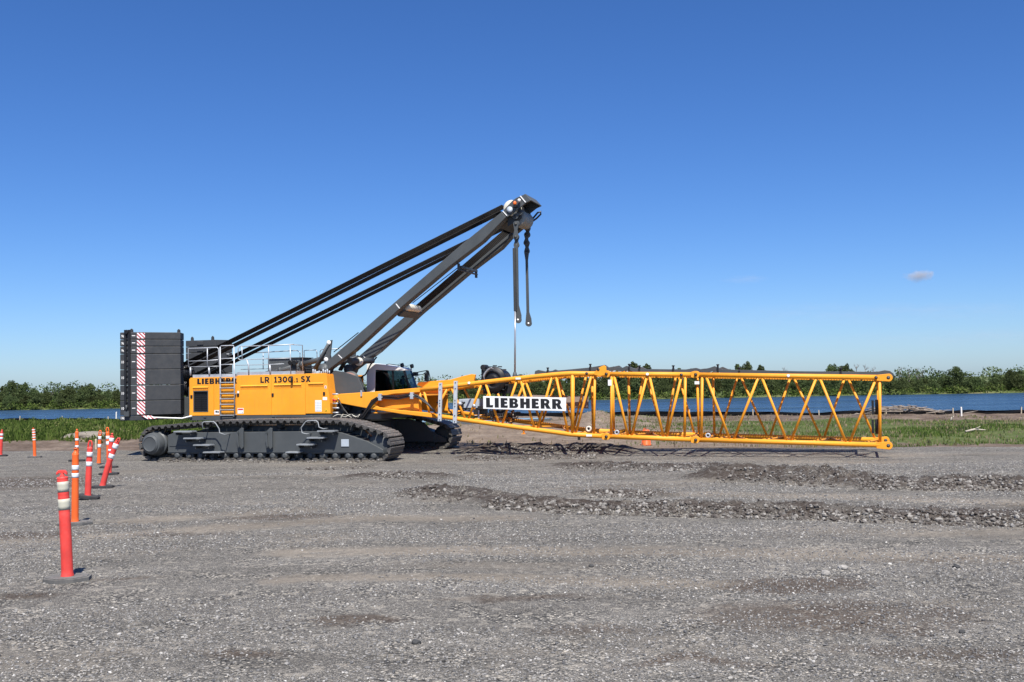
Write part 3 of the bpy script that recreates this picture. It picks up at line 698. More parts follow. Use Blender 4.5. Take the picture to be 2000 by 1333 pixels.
MB().prism([(c1[-1][0],2.3),(wsB[0],2.3),(wsT[0],wsT[1]),(c1[-1][0],c1[-2][1])], v1-.03, v1-.02).build('side_window', M['glass'], cab)
MB().add([(wsB2[0],v0+.12,2.3),(wsB2[0],v1-.05,2.3),(wsT2[0],v1-.05,wsT2[1]),(wsT2[0],v0+.12,wsT2[1])],[(0,1,2,3)]).build('windscreen', M['glass'], cab)
MB().box((c1[0][0]+.07,v0+.5,2.0),(c1[0][0]+.45,v1-.07,3.25)).build('rear_console', M['seat'], cab)
se = MB().box((1.75,1.9,2.05),(2.25,2.4,2.35)); se.prism([(1.72,2.3),(1.86,2.3),(1.7,3.0),(1.58,3.0)], 1.92, 2.38); se.prism([(1.66,2.98),(1.76,2.98),(1.72,3.12),(1.64,3.12)], 2.02, 2.28); se.build('operator_seat', M['seat'], cab, .03)
mo = MB().box((2.5,1.75,2.55),(2.56,2.05,2.78)); mo.box((2.55,1.8,2.82),(2.6,1.98,2.9)); mo.cyl((2.6,1.8,2.1),(2.6,1.8,2.5),.03,n=8); mo.build('monitor', M['tank'], cab)
for x, y in ((782,712),(800,714)):
    u, w = ((2.495,3.307) if x == 782 else (2.915,3.257))
    l = MB().lathe([(.03,0),(.075,.02),(.085,.1),(.085,.12)], (u-.04,1.9,w), (1,0,.1), 12); l.cyl((u,1.9,w-.14),(u,1.9,w-.05),.02,n=6); l.build('work_light', M['black'], cab)
    MB().tube([(u-.08,1.9,w-.12),(u-.16,1.9,w+.03),(u-.08,1.9,w+.06),(u-.02,1.9,w+.02)], .008, 5).build('lamp_cable', M['black'], cab)
rr_ = MB().tube([((1.921,3.337)[0],1.7,(1.921,3.337)[1]),((2.055,3.365)[0],1.7,(2.055,3.365)[1]),((2.829,3.256)[0],1.7,(2.829,3.256)[1])], .015, 6).build('roof_rail', M['black'], cab)
mr = MB(); mv = 2.25
mr.tube([(u_,mv,w_) for u_, w_ in ((2.821,2.956),(3.089,3.033),(3.443,3.086),(3.509,3.065),(3.591,2.698))], .018, 6)
mr.tube([(u_,mv,w_) for u_, w_ in ((2.821,2.915),(3.264,2.927),(3.443,3.066))], .015, 6)
mr.tube([(u_,v0+.2,w_) for u_, w_ in ((3.130,2.848),(3.261,2.825),(3.324,2.643))], .012, 6)
u, w = (3.484,2.862); mr.box((u-.04,mv-.09,w-.22),(u+.0,mv+.09,w+.2)); u, w = (2.933,2.974); mr.box((u-.06,2.15,w-.1),(u+.1,2.32,w+.06)); u, w = (3.417,2.823); mr.box((u-.05,mv-.1,w-.16),(u-.01,mv+.08,w+.16))
mr.build('mirror_arm', M['black'], cab)
MB().tube([((0.835,2.850)[0],1.3,(0.835,2.850)[1]),((0.992,2.847)[0],1.3,(0.992,2.847)[1]),((1.190,2.965)[0],1.35,(1.190,2.965)[1]),((1.451,3.362)[0],1.3,(1.451,3.362)[1]),((1.753,3.633)[0],1.2,(1.753,3.633)[1])], .03, 8).build('cable_bundle', M['hose'], crane)

# --- lattice boom ---------------------------------------------------
def chord(pts, par, r=.08):
    for v in (-1.4, 1.4): MB().tube([(u,v,w) for u, w in pts], r, 16).build('chord', M['yellow'], par)
def brace(p, q, v, r, par, name='brace'):
    return MB().cyl((p[0],v,p[1]),(q[0],v,q[1]),r,n=10).build(name, M['yellow'], par)
def lateral(top, bot, us, par, r=.035):
    """zigzag between the two chords in the top and bottom planes"""
    m = 0
    def wat(poly, u):
        for (a, b) in zip(poly, poly[1:]):
            if a[0] <= u <= b[0]: return a[1]+(b[1]-a[1])*(u-a[0])/(b[0]-a[0])
        return poly[-1][1]
    for poly in (top, bot):
        for i, (a, b) in enumerate(zip(us, us[1:])):
            s = 1 if i % 2 else -1
            MB().cyl((a,1.36*s,wat(poly,a)),(b,-1.36*s,wat(poly,b)),r,n=8).build('lateral_brace', M['yellow'], par)
FOOT = [(1.301,2.085),(1.366,2.197),(1.599,2.242),(3.199,2.313),(4.757,2.419),(4.755,2.254),(3.707,2.204),(3.257,2.117),(3.050,1.952),(2.987,1.804),(3.191,1.728),(3.902,1.629),(4.784,1.548),(5.220,1.508),(5.217,1.344),(4.101,1.471),(2.676,1.695),(1.595,1.893),(1.363,1.952)]
WEB = [(2.951,2.251),(4.716,2.319),(4.723,1.494),(4.103,1.572),(2.945,1.749)]
ft = MB()
for s in (-1, 1):
    a, b = sorted((s*1.52, s*1.3)); ft.prism(FOOT, a, b); a, b = sorted((s*1.27, s*1.23)); ft.prism(WEB, a, b)
    if s < 0: ft.lathe([(.0,0),(.10,0),(.10,.4)], ((1.407,2.084)[0],-1.56,(1.407,2.084)[1]), (0,1,0), 16)
bf = ft.build('boom_foot', M['yellow'], crane, .02)
dk = MB().slab([((3.198,2.304)[0],-1.25),((4.756,2.373)[0],-1.25),((4.756,2.373)[0],1.25),((3.198,2.304)[0],1.25)], 2.12, 2.16)
dk.build('top_plate', M['yellow'], bf)
TOP = [(4.716,2.337),(6.158,2.479),(7.831,2.631),(9.031,2.734),(9.878,2.797),(10.333,2.814),(11.496,2.783)]
BOT = [(5.140,1.427),(6.138,1.293),(7.802,1.061),(8.996,0.907),(9.838,0.800),(10.290,0.738),(11.450,0.677)]
chord(TOP, bf); chord(BOT, bf)
FN = [((4.716,2.319),(4.744,1.530),.05),((4.875,2.317),(5.081,1.473),.042),((5.805,2.412),(5.239,1.435),.042),((5.923,2.429),(6.449,1.282),.042),((7.086,2.536),(6.545,1.246),.042),((7.221,2.552),(7.709,1.097),.042),((8.405,2.657),(7.812,1.079),.042),((8.509,2.672),(8.996,0.933),.042),((9.667,2.757),(9.097,0.915),.042),((9.795,2.772),(10.200,0.773),.042),((10.395,2.796),(10.353,0.755),.068),((11.069,2.782),(10.453,0.755),.042),((11.176,2.780),(11.096,0.720),.042)]
def lerp_poly(poly, u):
    for (a, b) in zip(poly, poly[1:]):
        if a[0] <= u <= b[0]: return a[1]+(b[1]-a[1])*(u-a[0])/(b[0]-a[0])
    return poly[0][1] if u < poly[0][0] else poly[-1][1]
for p, q, r in FN: brace(p, q, -1.4, r, bf)
FFU = [(5.313,2.420)[0],(5.887,1.431)[0],(6.525,2.401)[0],(7.144,1.422)[0],(7.793,2.632)[0],(8.404,1.076)[0],(9.068,2.733)[0],(9.657,0.896)[0],(10.166,2.642)[0]]
for i, (a, b) in enumerate(zip(FFU, FFU[1:])):
    pa = (a, lerp_poly(TOP if i % 2 == 0 else BOT, a)); pb_ = (b, lerp_poly(BOT if i % 2 == 0 else TOP, b)); brace(pa, pb_, 1.4, .042, bf)
for (x) in (0,):
    u = (10.395,2.796)[0]; brace((u, lerp_poly(TOP,u)), (u, lerp_poly(BOT,u)), 1.4, .068, bf); u = (11.158,2.781)[0]; brace((u, lerp_poly(TOP,u)), (u, lerp_poly(BOT,u)), 1.4, .042, bf)
lateral(TOP, BOT, list(np.linspace(TOP[1][0], TOP[-1][0]-.25, 6)), bf)
for u in (TOP[-1][0]-.3, (10.395,2.796)[0]): 
    for poly in (TOP, BOT): MB().cyl((u,-1.36,lerp_poly(poly,u)),(u,1.36,lerp_poly(poly,u)),.05,n=10).build('cross_tube', M['yellow'], bf)
def walkway(par, u0, u1, poly, dz=-.10):
    m = MB(); n = int((u1-u0)/.085)
    def z(u): return lerp_poly(poly, u)+dz
    for i in range(n):
        u = u0+i*.085; m.box((u,-.34,z(u)-.012),(u+.052,.99,z(u)+.012))
    for j in range(11):
        v = -.30+j*.125; k = 6
        for q in range(k):
            a, b = u0+(u1-u0)*q/k, u0+(u1-u0)*(q+1)/k
            m.add([(a,v-.04,z(a)+.014),(b,v-.04,z(b)+.014),(b,v+.04,z(b)+.014),(a,v+.04,z(a)+.014),(a,v-.04,z(a)+.026),(b,v-.04,z(b)+.026),(b,v+.04,z(b)+.026),(a,v+.04,z(a)+.026)],[(0,3,2,1),(4,5,6,7),(0,1,5,4),(1,2,6,5),(2,3,7,6),(3,0,4,7)])
    m.build('walkway_grating', M['yellow'], par)
walkway(bf, (6.395,2.711)[0], TOP[-1][0]-.3, TOP)
def pulley(par, q, v, r, mt):
    MB().lathe([(r*.45,.05),(r*.45,.0),(r*.9,0),(r,.015),(r*.8,.045),(r,.08),(r*.9,.095),(r*.45,.095),(r*.45,.06)], (q[0],v,q[1]), (0,1,0), 20).build('rope_pulley', M[mt], par)
    MB().cyl((q[0],v+.02,q[1]),(q[0],v+.12,q[1]),r*.45,n=12).build('pulley_hole_disc', M['iron'], par)  # black disc painted in for the dark of the pulley's open hole
# joint lugs
def lug(x, top, par, big=False):
    u, w = x
    for v in (-1.4, 1.4):
        m = MB()
        for dv in (-.10,.055): m.prism([(u-.13,w-.085),(u-.02,w-.118)] + arc(u+.03,w,.118,.118,-85,85,8) + [(u-.02,w+.118),(u-.13,w+.085)], v+dv, v+dv+.045)
        o = m.build('chord_lug', M['yellow'], par, .006)
        MB().lathe([(0,0),(.05,0),(.05,.3)], (u+.03,v-.15,w), (0,1,0), 14).build('lug_pin', M['iron'], par)
short = None
S1T, S1B = (11.673,2.771), (11.627,0.668); S2T, S2B = (14.460,2.699), (14.407,0.567)
L1T, L1B = (14.694,2.686), (14.641,0.558); L2T, L2B = (20.260,2.499), (20.196,0.404)
ET, EB = (20.514,2.487), (20.449,0.389)
def section(name, T, B, near, ends, lat_n):
    o = MB()
    sec = MB().tube([(T[0][0],-1.4,T[0][1]),(T[1][0],-1.4,T[1][1])], .078, 16).build(name, M['yellow'], crane)
    for v, poly in ((1.4,T),(-1.4,B),(1.4,B)): MB().tube([(poly[0][0],v,poly[0][1]),(poly[1][0],v,poly[1][1])], .078, 16).build('chord', M['yellow'], sec)
    for p, q, r in near: brace(p, q, -1.4, r, sec)
    for u in ends: brace((u, lerp_poly(T,u)), (u, lerp_poly(B,u)), 1.4, .045, sec)
    us = [ends[0]+.12] + [(p[0]) for p in []]
    # far side zigzag, offset half a bay
    tops = sorted(p[0] for p, q, r in near if abs(p[0]-q[0]) > .2); bots = sorted(q[0] for p, q, r in near if abs(p[0]-q[0]) > .2)
    def merge(l):
        out = []
        for x in l:
            if out and x-out[-1][-1] < .35: out[-1].append(x)
            else: out.append([x])
        return [sum(k)/len(k) for k in out]
    T_, B_ = merge(bots), merge(tops)          # swapped: where the near side has its foot the far side has its apex
    al = sorted([(x,'t') for x in T_]+[(x,'b') for x in B_])
    for (a, ka), (b, kb) in zip(al, al[1:]):
        if ka == kb: continue
        s = .04
        pa = (a+s, lerp_poly(T if ka == 't' else B, a)); pb_ = (b-s, lerp_poly(T if kb == 't' else B, b)); brace(pa, pb_, 1.4, .04, sec)
    lateral(T, B, list(np.linspace(ends[0], ends[-1], lat_n)), sec)
    for u in ends:
        for poly in (T, B): MB().cyl((u,-1.36,lerp_poly(poly,u)),(u,1.36,lerp_poly(poly,u)),.045,n=10).build('cross_tube', M['yellow'], sec)
    walkway(sec, ends[0]+.05, ends[1]-.05, T)
    return sec
e1_, e2_ = (11.742,2.700)[0], (14.222,2.603)[0]
sec1 = section('boom_section', [S1T,S2T], [S1B,S2B], [((11.761,2.752),(11.689,0.685),.046),((11.831,2.733),(12.275,0.668),.044),((12.963,2.711),(12.379,0.668),.044),((13.032,2.710),(13.463,0.634),.044),((14.115,2.689),(13.556,0.617),.044),((14.233,2.687),(14.156,0.600),.046)], [e1_, e2_], 4)
e1_, e2_ = (14.775,2.592)[0], (20.260,2.491)[0]
sec2 = section('boom_section', [L1T,L2T], [L1B,L2B], [((14.785,2.676),(14.708,0.567),.046),((14.909,2.640),(15.631,0.551),.042),((16.595,2.608),(15.729,0.534),.042),((16.675,2.607),(17.423,0.503),.042),((18.390,2.558),(17.525,0.503),.042),((18.460,2.557),(19.222,0.442),.042),((20.170,2.493),(19.291,0.442),.042),((20.260,2.491),(20.211,0.412),.048)], [e1_, e2_], 8)
lug((11.567,2.773), 1, sec1); lug((11.521,0.668), 0, sec1); lug((14.560,2.697), 1, sec2); lug((14.507,0.562), 0, sec2)
for x in (ET, EB):
    u, w = x
    for v in (-1.4, 1.4):
        o = MB().prism([(u-.35,w-.09)] + arc(u,w,.125,.125,-80,80,10) + [(u-.35,w+.09)], v-.07, v+.07).build('chord_lug', M['yellow'], sec2, .008)
        MB().lathe([(0,0),(.055,0),(.055,.15)], (u,v-.075,w), (0,1,0), 14).build('lug_bore', M['greyd'], sec2)
# boom head bracket at the first joint
bu, bw = (11.381,2.931)
bk = MB().prism([(11.130,2.781),(11.275,2.916),(11.347,2.993),(11.437,3.034),(11.526,3.067),(11.596,3.030),(11.607,2.737),(11.341,2.708)], -1.53, -1.48)
k2 = bk.build('pendant_bracket', M['yellow'], bf, .006)
MB().lathe([(0,0),(.045,0),(.045,.07)], ((11.328,2.933)[0],-1.545,(11.328,2.933)[1]), (0,1,0), 12).build('bracket_hole', M['iron'], bf)
# pendant bars lying on the boom
def laid_bar(pts, h, v, par=crane):
    top = pts; bot = [(u, w-h) for u, w in reversed(pts)]
    return MB().prism(top+bot, v-.05, v+.05).build('laid_pendant_bar', M['grey'], par, .006)
for v in (-1.1, 1.1):
    laid_bar([(8.959,2.860),(8.979,2.931),(9.092,2.965),(9.351,2.906),(9.611,2.927),(9.704,2.970),(9.795,2.932),(10.891,3.006),(11.288,3.059),(11.468,3.090),(11.573,3.018)], .14, v)
    laid_bar([(11.679,2.963),(11.751,3.031),(11.893,3.011),(12.069,2.972),(12.212,3.039),(12.352,3.001),(12.491,2.929),(14.216,2.875),(14.420,2.905),(14.556,2.919),(14.723,2.864)], .13, v)
    laid_bar([(14.824,2.879),(14.993,2.910),(15.161,2.965),(15.293,2.903),(15.425,2.850),(17.825,2.742),(19.999,2.681),(20.242,2.684),(20.425,2.721),(20.574,2.694),(20.677,2.612)], .14, v)
for x, y in ((1070,724),(1153,717),(1229,718),(1249,720),(1314,720),(1410,722),(1444,724),(1642,725)): pass
for u, w in ((9.426,2.940),(10.946,3.031),(12.299,3.002),(12.649,2.943),(13.791,2.918),(15.260,2.921),(15.953,2.805),(19.110,2.724)):
    m = MB().box((u-.03,-1.17,w-.22),(u+.03,-1.03,w-.0)); m.cyl((u,-1.1,w),(u,-1.1,w+.10),.03,n=8); m.lathe([(0,0),(.05,.01),(.05,.04),(0,.05)],(u,-1.1,w+.06),(0,0,1),8); m.build('bar_clamp', M['iron'], crane)
# sign boards on both faces of the boom
SG = [(7.191,2.088),(10.194,1.997),(10.179,1.537),(7.183,1.645)]
board = MB().prism(SG, -1.57, -1.54).build('sign_board', M['white'], crane, .004)
board2 = MB().prism(SG, 1.54, 1.57).build('sign_board', paint('sign_back_shaded',(.30,.25,.22),.6), crane, .004)  # brown puts the shade on the far board's back into its colour
xd = Vector((SG[1][0]-SG[0][0],0,SG[1][1]-SG[0][1])); a = (7.296,1.694); b = (10.056,1.608)
lay('maker_lettering', glyph_mesh(maker_word()), .335, M['letter'], board, (a[0],-1.57,a[1]), tuple(xd), (0,0,1), width=math.dist(a,b), extr=.004)
# galvanised jack posts
for (xt, yt, xb, yb) in ((0,0,0,0),): pass
for a, b, c, d in (((5.522,2.581),(5.647,2.579),(5.599,1.221),(5.465,1.221)),((6.099,2.635),(6.233,2.633),(6.176,1.146),(6.036,1.146))):
    p = MB().prism([a,b,c,d], -1.58, -1.51).build('jack_post', paint('galvanised_post',(.55,.58,.6),.5,.2,var=.1,scale=5), bf, .004)
    m = MB()
    for t in (.04,.18,.46,.53,.6,.82,.96):
        u = (a[0]+b[0])/2*(1-t)+(c[0]+d[0])/2*t; w = a[1]*(1-t)+c[1]*t; m.lathe([(0,0),(.018,0),(.018,.02)], (u,-1.6,w), (0,1,0), 8)
    m.build('post_bolts', M['iron'], bf)
# hoses
H1 = [(1.534,2.029),(1.595,1.897),(1.760,1.671),(2.008,1.426),(2.256,1.350),(2.506,1.478),(2.715,1.737),(2.882,1.976),(3.089,2.103),(3.273,2.157),(3.882,2.130),(4.445,2.215),(4.684,2.157),(4.979,1.971),(5.212,1.732),(5.367,1.585)]
for j in range(4):
    dz = -.035*j; o = [(u+.02*j, -1.57-.03*(j % 2), w+dz*(1.0 if i > 2 else .4)+.012*math.sin(i*2.1+j)) for i, (u, w) in enumerate(H1)]
    MB().tube(o, .021, 6).build('hydraulic_hose', M['hose'], bf)
for u, w in ((3.232,2.139),(4.485,2.178)):
    m = MB().box((u-.06,-1.63,w-.16),(u+.06,-1.52,w+.08)); m.box((u-.1,-1.62,w-.06),(u+.1,-1.53,w-.02)); m.build('hose_clamp', M['galv'], bf, .006)
u, w = (2.459,2.241); m = MB().box((u-.03,-1.56,w-.1),(u+.03,-1.522,w+.12)); m.build('lifting_eye', M['galv'], bf)
u, w = (2.980,1.567); MB().lathe([(.1,0),(.1,.02),(.05,.03),(.03,.14)], (u,-1.4,w-.05), (0,0,1), 12).build('support_foot', M['yellow'], bf)
u, w = (8.604,0.793); m = MB().cyl((u,-1.4,w-.02),(u,-1.4,w+.12),.035,n=8); m.box((u-.07,-1.47,w-.04),(u+.07,-1.33,w-.02)); m.build('support_foot', M['yellow'], bf)
u, w = (10.575,0.599); m = MB().box((u-.04,-1.44,w-.05),(u+.04,-1.36,w+.05)); m.build('support_foot', M['iron'], bf)
pulley(bf, (10.897,0.923), -1.34, .10, 'cream')
for par, q in ((sec1,(11.849,0.795)),(sec2,(14.900,0.690))): pulley(par, q, -1.25, .085, 'tank')
for par, (u, w), mt in ((bf,(6.634,2.550),'white'),(bf,(10.907,2.803),'iron'),(sec1,(12.983,2.736),'white'),(sec1,(14.114,2.697),'iron'),(sec2,(17.518,2.599),'white'),(sec2,(20.153,2.498),'iron')):
    MB().lathe([(0,0),(.045,0),(.05,.01),(.05,.03)], (u,-1.497,w), (0,1,0), 14).build('round_badge', M[mt], par)
for par, a, b in ((bf,(10.852,0.742),(11.047,0.673)),(bf,(8.370,2.711),(8.556,2.645))):
    MB().box((a[0],-1.492,b[1]),(b[0],-1.486,a[1])).build('info_sticker', M['white'], par)
u, w = (11.633,2.581); m = MB().box((u,-1.45,w-.2),(u+.12,-1.42,w)); m.build('info_plate', M['white'], sec1); u, w = (14.588,2.478); MB().box((u-.05,-1.45,w-.1),(u+.1,-1.42,w)).build('info_plate', M['white'], sec2)
# dark winch, far bracket arm, grey box, cable chaos inside the foot section
wu, ww = (7.261,2.657)
wi = MB().lathe([(.05,.0),(.14,-.02),(.16,.03),(.27,.05),(.29,.0),(.36,.02),(.40,.05),(.46,.07),(.48,.1),(.43,.13),(.43,.5),(.42,.56),(.38,.66),(.38,1.0),(.3,1.05)], (wu,-.75,ww), (0,1,0), 30)
wi.box((wu-.5,-.4,ww-.5),(wu+.45,.3,ww-.1)); wi.cyl((wu-.42,-.6,ww+.45),(wu-.42,-.2,ww+.45),.1,n=12); wi.box((wu-.5,-.55,ww-.1),(wu-.3,-.2,ww+.4))
win = wi.build('auxiliary_winch', M['iron'], bf, .01)
m = MB()
for j in range(7):
    a = 1.2+j*.22; m.tube([(wu+.28*math.cos(a)*(.6+.06*j), -.79, ww+.1+.3*math.sin(a)), (wu+.34*math.cos(a+.5)*(.6+.06*j), -.83, ww+.12+.32*math.sin(a+.5)), (wu+.3*math.cos(a+1.1), -.79, ww+.05+.28*math.sin(a+1.1))], .014, 5)
m.build('winch_pipes', M['galv'], bf)
m = MB()
for j in range(16):
    a = j*math.pi/8; m.box((wu+.5*math.cos(a)-.02,-.66,ww+.5*math.sin(a)-.02),(wu+.5*math.cos(a)+.02,-.3,ww+.5*math.sin(a)+.02))
m.build('winch_ribs', M['greyd'], bf)
MB().prism([(3.564,2.524),(3.630,2.621),(4.944,2.696),(5.468,2.823),(5.821,2.893),(5.965,2.871),(5.898,2.563),(5.150,2.498),(4.094,2.319)], .95, 1.07).build('winch_arm', M['yellow'], bf, .012)
MB().prism([(6.432,2.125),(6.394,2.238),(7.038,2.454),(7.195,2.358),(7.154,2.284)], .1, .5).build('winch_bracket', M['yellow'], bf, .01)
MB().prism([(7.373,2.318),(7.632,2.463),(7.550,2.296),(7.391,2.243)], .1, .4).build('winch_bracket', M['yellow'], bf, .01)
a = (5.797,1.972); b = (6.569,1.648)
tb = MB().box((a[0],-.35,b[1]),(b[0],.5,a[1])).build('tool_box', M['tank'], bf, .01)
m = MB()
for du in (.12,.62): m.tube([(a[0]+du,-.36,a[1]-.06),(a[0]+du+.03,-.37,a[1]-.1),(a[0]+du,-.36,a[1]-.14)], .008, 5)
m.build('box_handle', M['black'], bf)
m = MB()
for j in range(46):
    u = rng.uniform(a[0]-.9, a[0]+2.2); w = lerp_poly(BOT, u)+rng.uniform(.08,.45); v = rng.uniform(-.9,.9)
    p = [Vector((u,v,w))]
    for q in range(4): p.append(p[-1]+Vector((rng.uniform(-.18,.22),rng.uniform(-.15,.15),rng.uniform(-.14,.12))))
    m.tube(p, rng.uniform(.012,.035), 5)
for j in range(10):
    u = rng.uniform(a[0]-.3, a[0]+1.4); w = lerp_poly(BOT, u)+rng.uniform(.1,.4); m.box((u,rng.uniform(-.6,.3),w),(u+rng.uniform(.1,.4),.5,w+rng.uniform(.06,.2)))
m.build('cable_bundle', M['hose'], bf)
u, w = (6.731,1.496); m = MB().box((u-.02,-.82,w-.22),(u+.02,-.78,w+.08)); m.box((u-.15,-.82,w-.12),(u+.1,-.78,w-.09)); m.build('stay_post', M['galv'], bf)
MB().box(((7.545,2.394)[0]-.06,-.4,1.6),((7.545,2.394)[0]+.06,-.3,2.5)).build('winch_column', M['iron'], bf)
for par, (u, w) in ((bf,(6.254,1.826)),(bf,(6.794,1.748))): MB().cyl((u-.03,-1.4,w-.04),(u+.03,-1.4,w+.04),.07,n=12).build('pipe_clamp', M['galv'], par)
for par, (u, w) in ((sec2,(20.099,1.584)),(sec2,(20.080,0.978))):
    m = MB().box((u-.1,-1.3,w-.22),(u-.03,-1.2,w+.2)); m.cyl((u+.05,-1.25,w-.24),(u+.05,-1.25,w+.22),.05,n=10); m.build('end_buffer', M['black'], par)
for j in range(6):
    par = sec1 if j < 2 else sec2
# tarred guide ropes and cord on the track
m = MB()
for j in range(3):
    u = 2.3+j*.33; m.tube([(u+.2*math.cos(t*.9)*(.5+.1*t), -3.0+.1*math.sin(t*1.3+j), 1.43+.13*abs(math.sin(t*.9+j))) for t in range(7)], .008, 5)
low(m.build('cord', M['cream'], crane))
# ------------------------------------------------------------------ ground
def seg_dist(x, y, pts):
    best = np.full(x.shape, 1e9)
    for (ax, ay), (bx, by) in zip(pts, pts[1:]):
        dx, dy = bx-ax, by-ay; t = np.clip(((x-ax)*dx+(y-ay)*dy)/(dx*dx+dy*dy), 0, 1)
        best = np.minimum(best, np.hypot(x-ax-t*dx, y-ay-t*dy))
    return best
BERMS = [  # ridge line, half width, height
    ([(-2.04,24.06), (-1.22,23.27), (-0.50,22.34)], .9, .17),
    ([(-0.22,21.44), (0.56,20.71), (1.45,20.17), (2.87,19.65), (4.67,19.03), (6.31,18.31), (7.49,17.88), (8.62,17.47), (10.84,16.88)], .62, .20),
    ([(1.66,23.02), (2.46,22.99), (3.19,22.56)], .6, .10),
    ([(1.78,30.82), (2.94,30.19), (4.35,29.53), (5.65,29.43)], 1.1, .13),
    ([(5.40,26.15), (6.33,25.70), (7.39,24.97), (8.13,24.20)], 1.2, .30),
    ([(8.05,23.97), (8.86,23.59), (9.62,23.46), (10.38,23.33), (11.29,22.83), (13.12,22.08)], 1.0, .20),
    ([(-4.26,28.13), (-3.52,28.92), (-2.07,27.86)], .8, .10),
    ([(-0.83,37.96), (0.88,38.38), (3.29,37.45)], 1.5, .26),
    ([(-6.32,31.41), (-5.38,31.40), (-4.50,31.78)], .5, .06),
    ([(-12.3,35.96),(-8.4,34.88),(-4.4,33.78)], .28, .055),
    ([(-1.46,34.99), (-0.07,34.18), (1.31,34.56), (2.70,34.70)], .8, .10),
]
GA, GB = (-19.61,43.55), (16.96,35.99)       # far edge of the gravel yard
FA, FB = (-42.85,85.65), (32.64,65.62)         # line of the silt fence
def line_y(a, b, x): return a[1] + (x-a[0])*(b[1]-a[1])/(b[0]-a[0])
def height(x, y):
    z = (fbm(x*.35, y*.35, 3)-.5)*.05 + (fbm(x*.08, y*.08, 9)-.5)*.08
    near_crane = np.exp(-(((x+4)/9)**2 + ((y-37)/6)**2)); z = z*(1-.8*near_crane)
    berm = np.zeros_like(x)
    for pts, hw, h in BERMS:
        d = seg_dist(x, y, pts); k = .55+.9*fbm(x*1.1, y*1.1, 21, 3)
        b = h*k*np.clip(1-(d/hw)**1.5, 0, 1); berm = np.maximum(berm, b)
    z = z + berm + berm*(fbm(x*5, y*5, 33, 3)-.5)*.9
    ge = line_y(GA, GB, x); fe = line_y(FA, FB, x)
    off = y-ge
    rough = sstep(-.3, 2.5, off)*(1-sstep(0, 4, y-fe))
    z = z + rough*((fbm(x*.25, y*.25, 41)-.55)*.42 + (fbm(x*.9, y*.9, 43)-.5)*.2)
    # heap of bare soil behind the boom
    z = z + .55*np.exp(-(((x-.5)/8)**2 + ((y-52)/5)**2))*(.7+.6*fbm(x*.5, y*.5, 51)) + .8*np.exp(-(((x-5.0)/1.6)**2+((y-63)/2)**2))
    z = z + .5*np.exp(-(((x+13.5)/1.4)**2+((y-49)/1.2)**2))*0
    # raised brow along the fence, then the slope to the river
    z = z + .12*np.exp(-((y-fe+1.5)/3.)**2)*(fbm(x*.2, y*.2, 61))
    z = z - 4.5*sstep(2, 14, y-fe)
    z = np.where(np.hypot(x+7.5, y-38.6) < 3.3, np.minimum(z, .02), z)
    return z, berm
tt = np.concatenate([np.linspace(-3.4,-.66,26), np.arange(-.64,.6401,.0036), np.linspace(.66,3.4,26)])
yy = [-40,-25,-12,-5,-1,2,4,5.5]; y = 6.5
while y < 112: yy.append(y); y += .0052*y+.012
yy = np.array(yy); gy = np.repeat(yy[:,None], len(tt), 1); gx = tt[None,:]*np.maximum(gy, 9)
gz, gb = height(gx, gy)
ge = line_y(GA, GB, gx); fe = line_y(FA, FB, gx); wob = (fbm(gx*.3, gy*.3, 71)-.5)*3
soil = sstep(-.6, .5, gy-ge+wob*.5)
# green: tall weeds to the left, patchy grass to the right, bare soil in the middle behind the boom
left = 1-sstep(-7., -4., gx-.12*(gy-50)); right = sstep(8., 13., gx+wob)
green = (left*sstep(52, 56, gy+wob)*(1-sstep(90, 94, gy)) + right*sstep(1.2, 4., gy-ge+wob)*(1-sstep(-9, -5, gy-fe+wob)) + .45*sstep(4, 6, gx)*(1-right)*sstep(2, 5, gy-ge+wob)*sstep(.45,.6,fbm(gx*.3,gy*.3,77)))
rub = np.clip(gb/.10, 0, 1)
tan = (1-left)*sstep(-.5, 1.5, gy-ge)*(1-right)
mask = np.stack([soil, np.clip(green, 0, 1), rub, np.clip(tan, 0, 1)], -1)
LANES = [([(-3.49,15.74),(-0.83,15.55),(2.20,15.14),(5.01,14.57),(7.24,14.01)],.85),([(-3.01,13.56),(-1.39,13.48),(0.60,13.12),(2.45,12.63)],.6),([(-9.07,17.28),(-6.32,18.01),(-2.98,19.61),(-0.06,19.08)],.9),([(-4.27,21.15),(-7.36,19.60)],.9),([(2.79,22.94),(6.46,21.84),(9.86,19.95)],1.0)]
DAMP = [((3.49,12.54),1.0,.45,1.),((3.38,10.85),1.5,.75,.8),((3.70,9.49),1.0,.3,.7),((-1.77,11.20),.55,.22,.9),((-13.85,28.26),3.0,2.2,1.),((-4.58,19.98),1.1,.4,.8),((-8.50,18.08),1.1,.45,.8),((-6.09,12.68),.6,.3,.8),((-5.98,17.79),1.0,.25,.6),((-0.05,12.03),1.0,.16,.7),((-2.75,9.92),.6,.2,.8),((1.46,9.28),.7,.18,.8),((5.94,14.22),1.2,.25,.5),((-5.31,13.77),.8,.12,.7),((0.73,10.59),.8,.25,.6)]
wx = gx + (fbm(gx*1.3,gy*1.3,211)-.5)*1.1; wy = gy + (fbm(gx*1.3,gy*1.3,212)-.5)*.8
lane = np.zeros_like(gx)
for pts, hw in LANES: lane = np.maximum(lane, 1-sstep(.1,1.1,seg_dist(wx*.5+gx*.5, wy*.5+gy*.5, pts)/hw))
lane *= sstep(.25,.5,fbm(gx*.5,gy*.9,215)+.12)
damp = np.zeros_like(gx)
for (cx_, cy_), rx_, ry_, k_ in DAMP: damp = np.maximum(damp, k_*(1-sstep(.25,1.25,np.hypot((wx-cx_)/rx_/1.25,(wy-cy_)/ry_/1.25))))
stain = np.stack([lane, damp, np.zeros_like(lane), np.ones_like(lane)], -1)
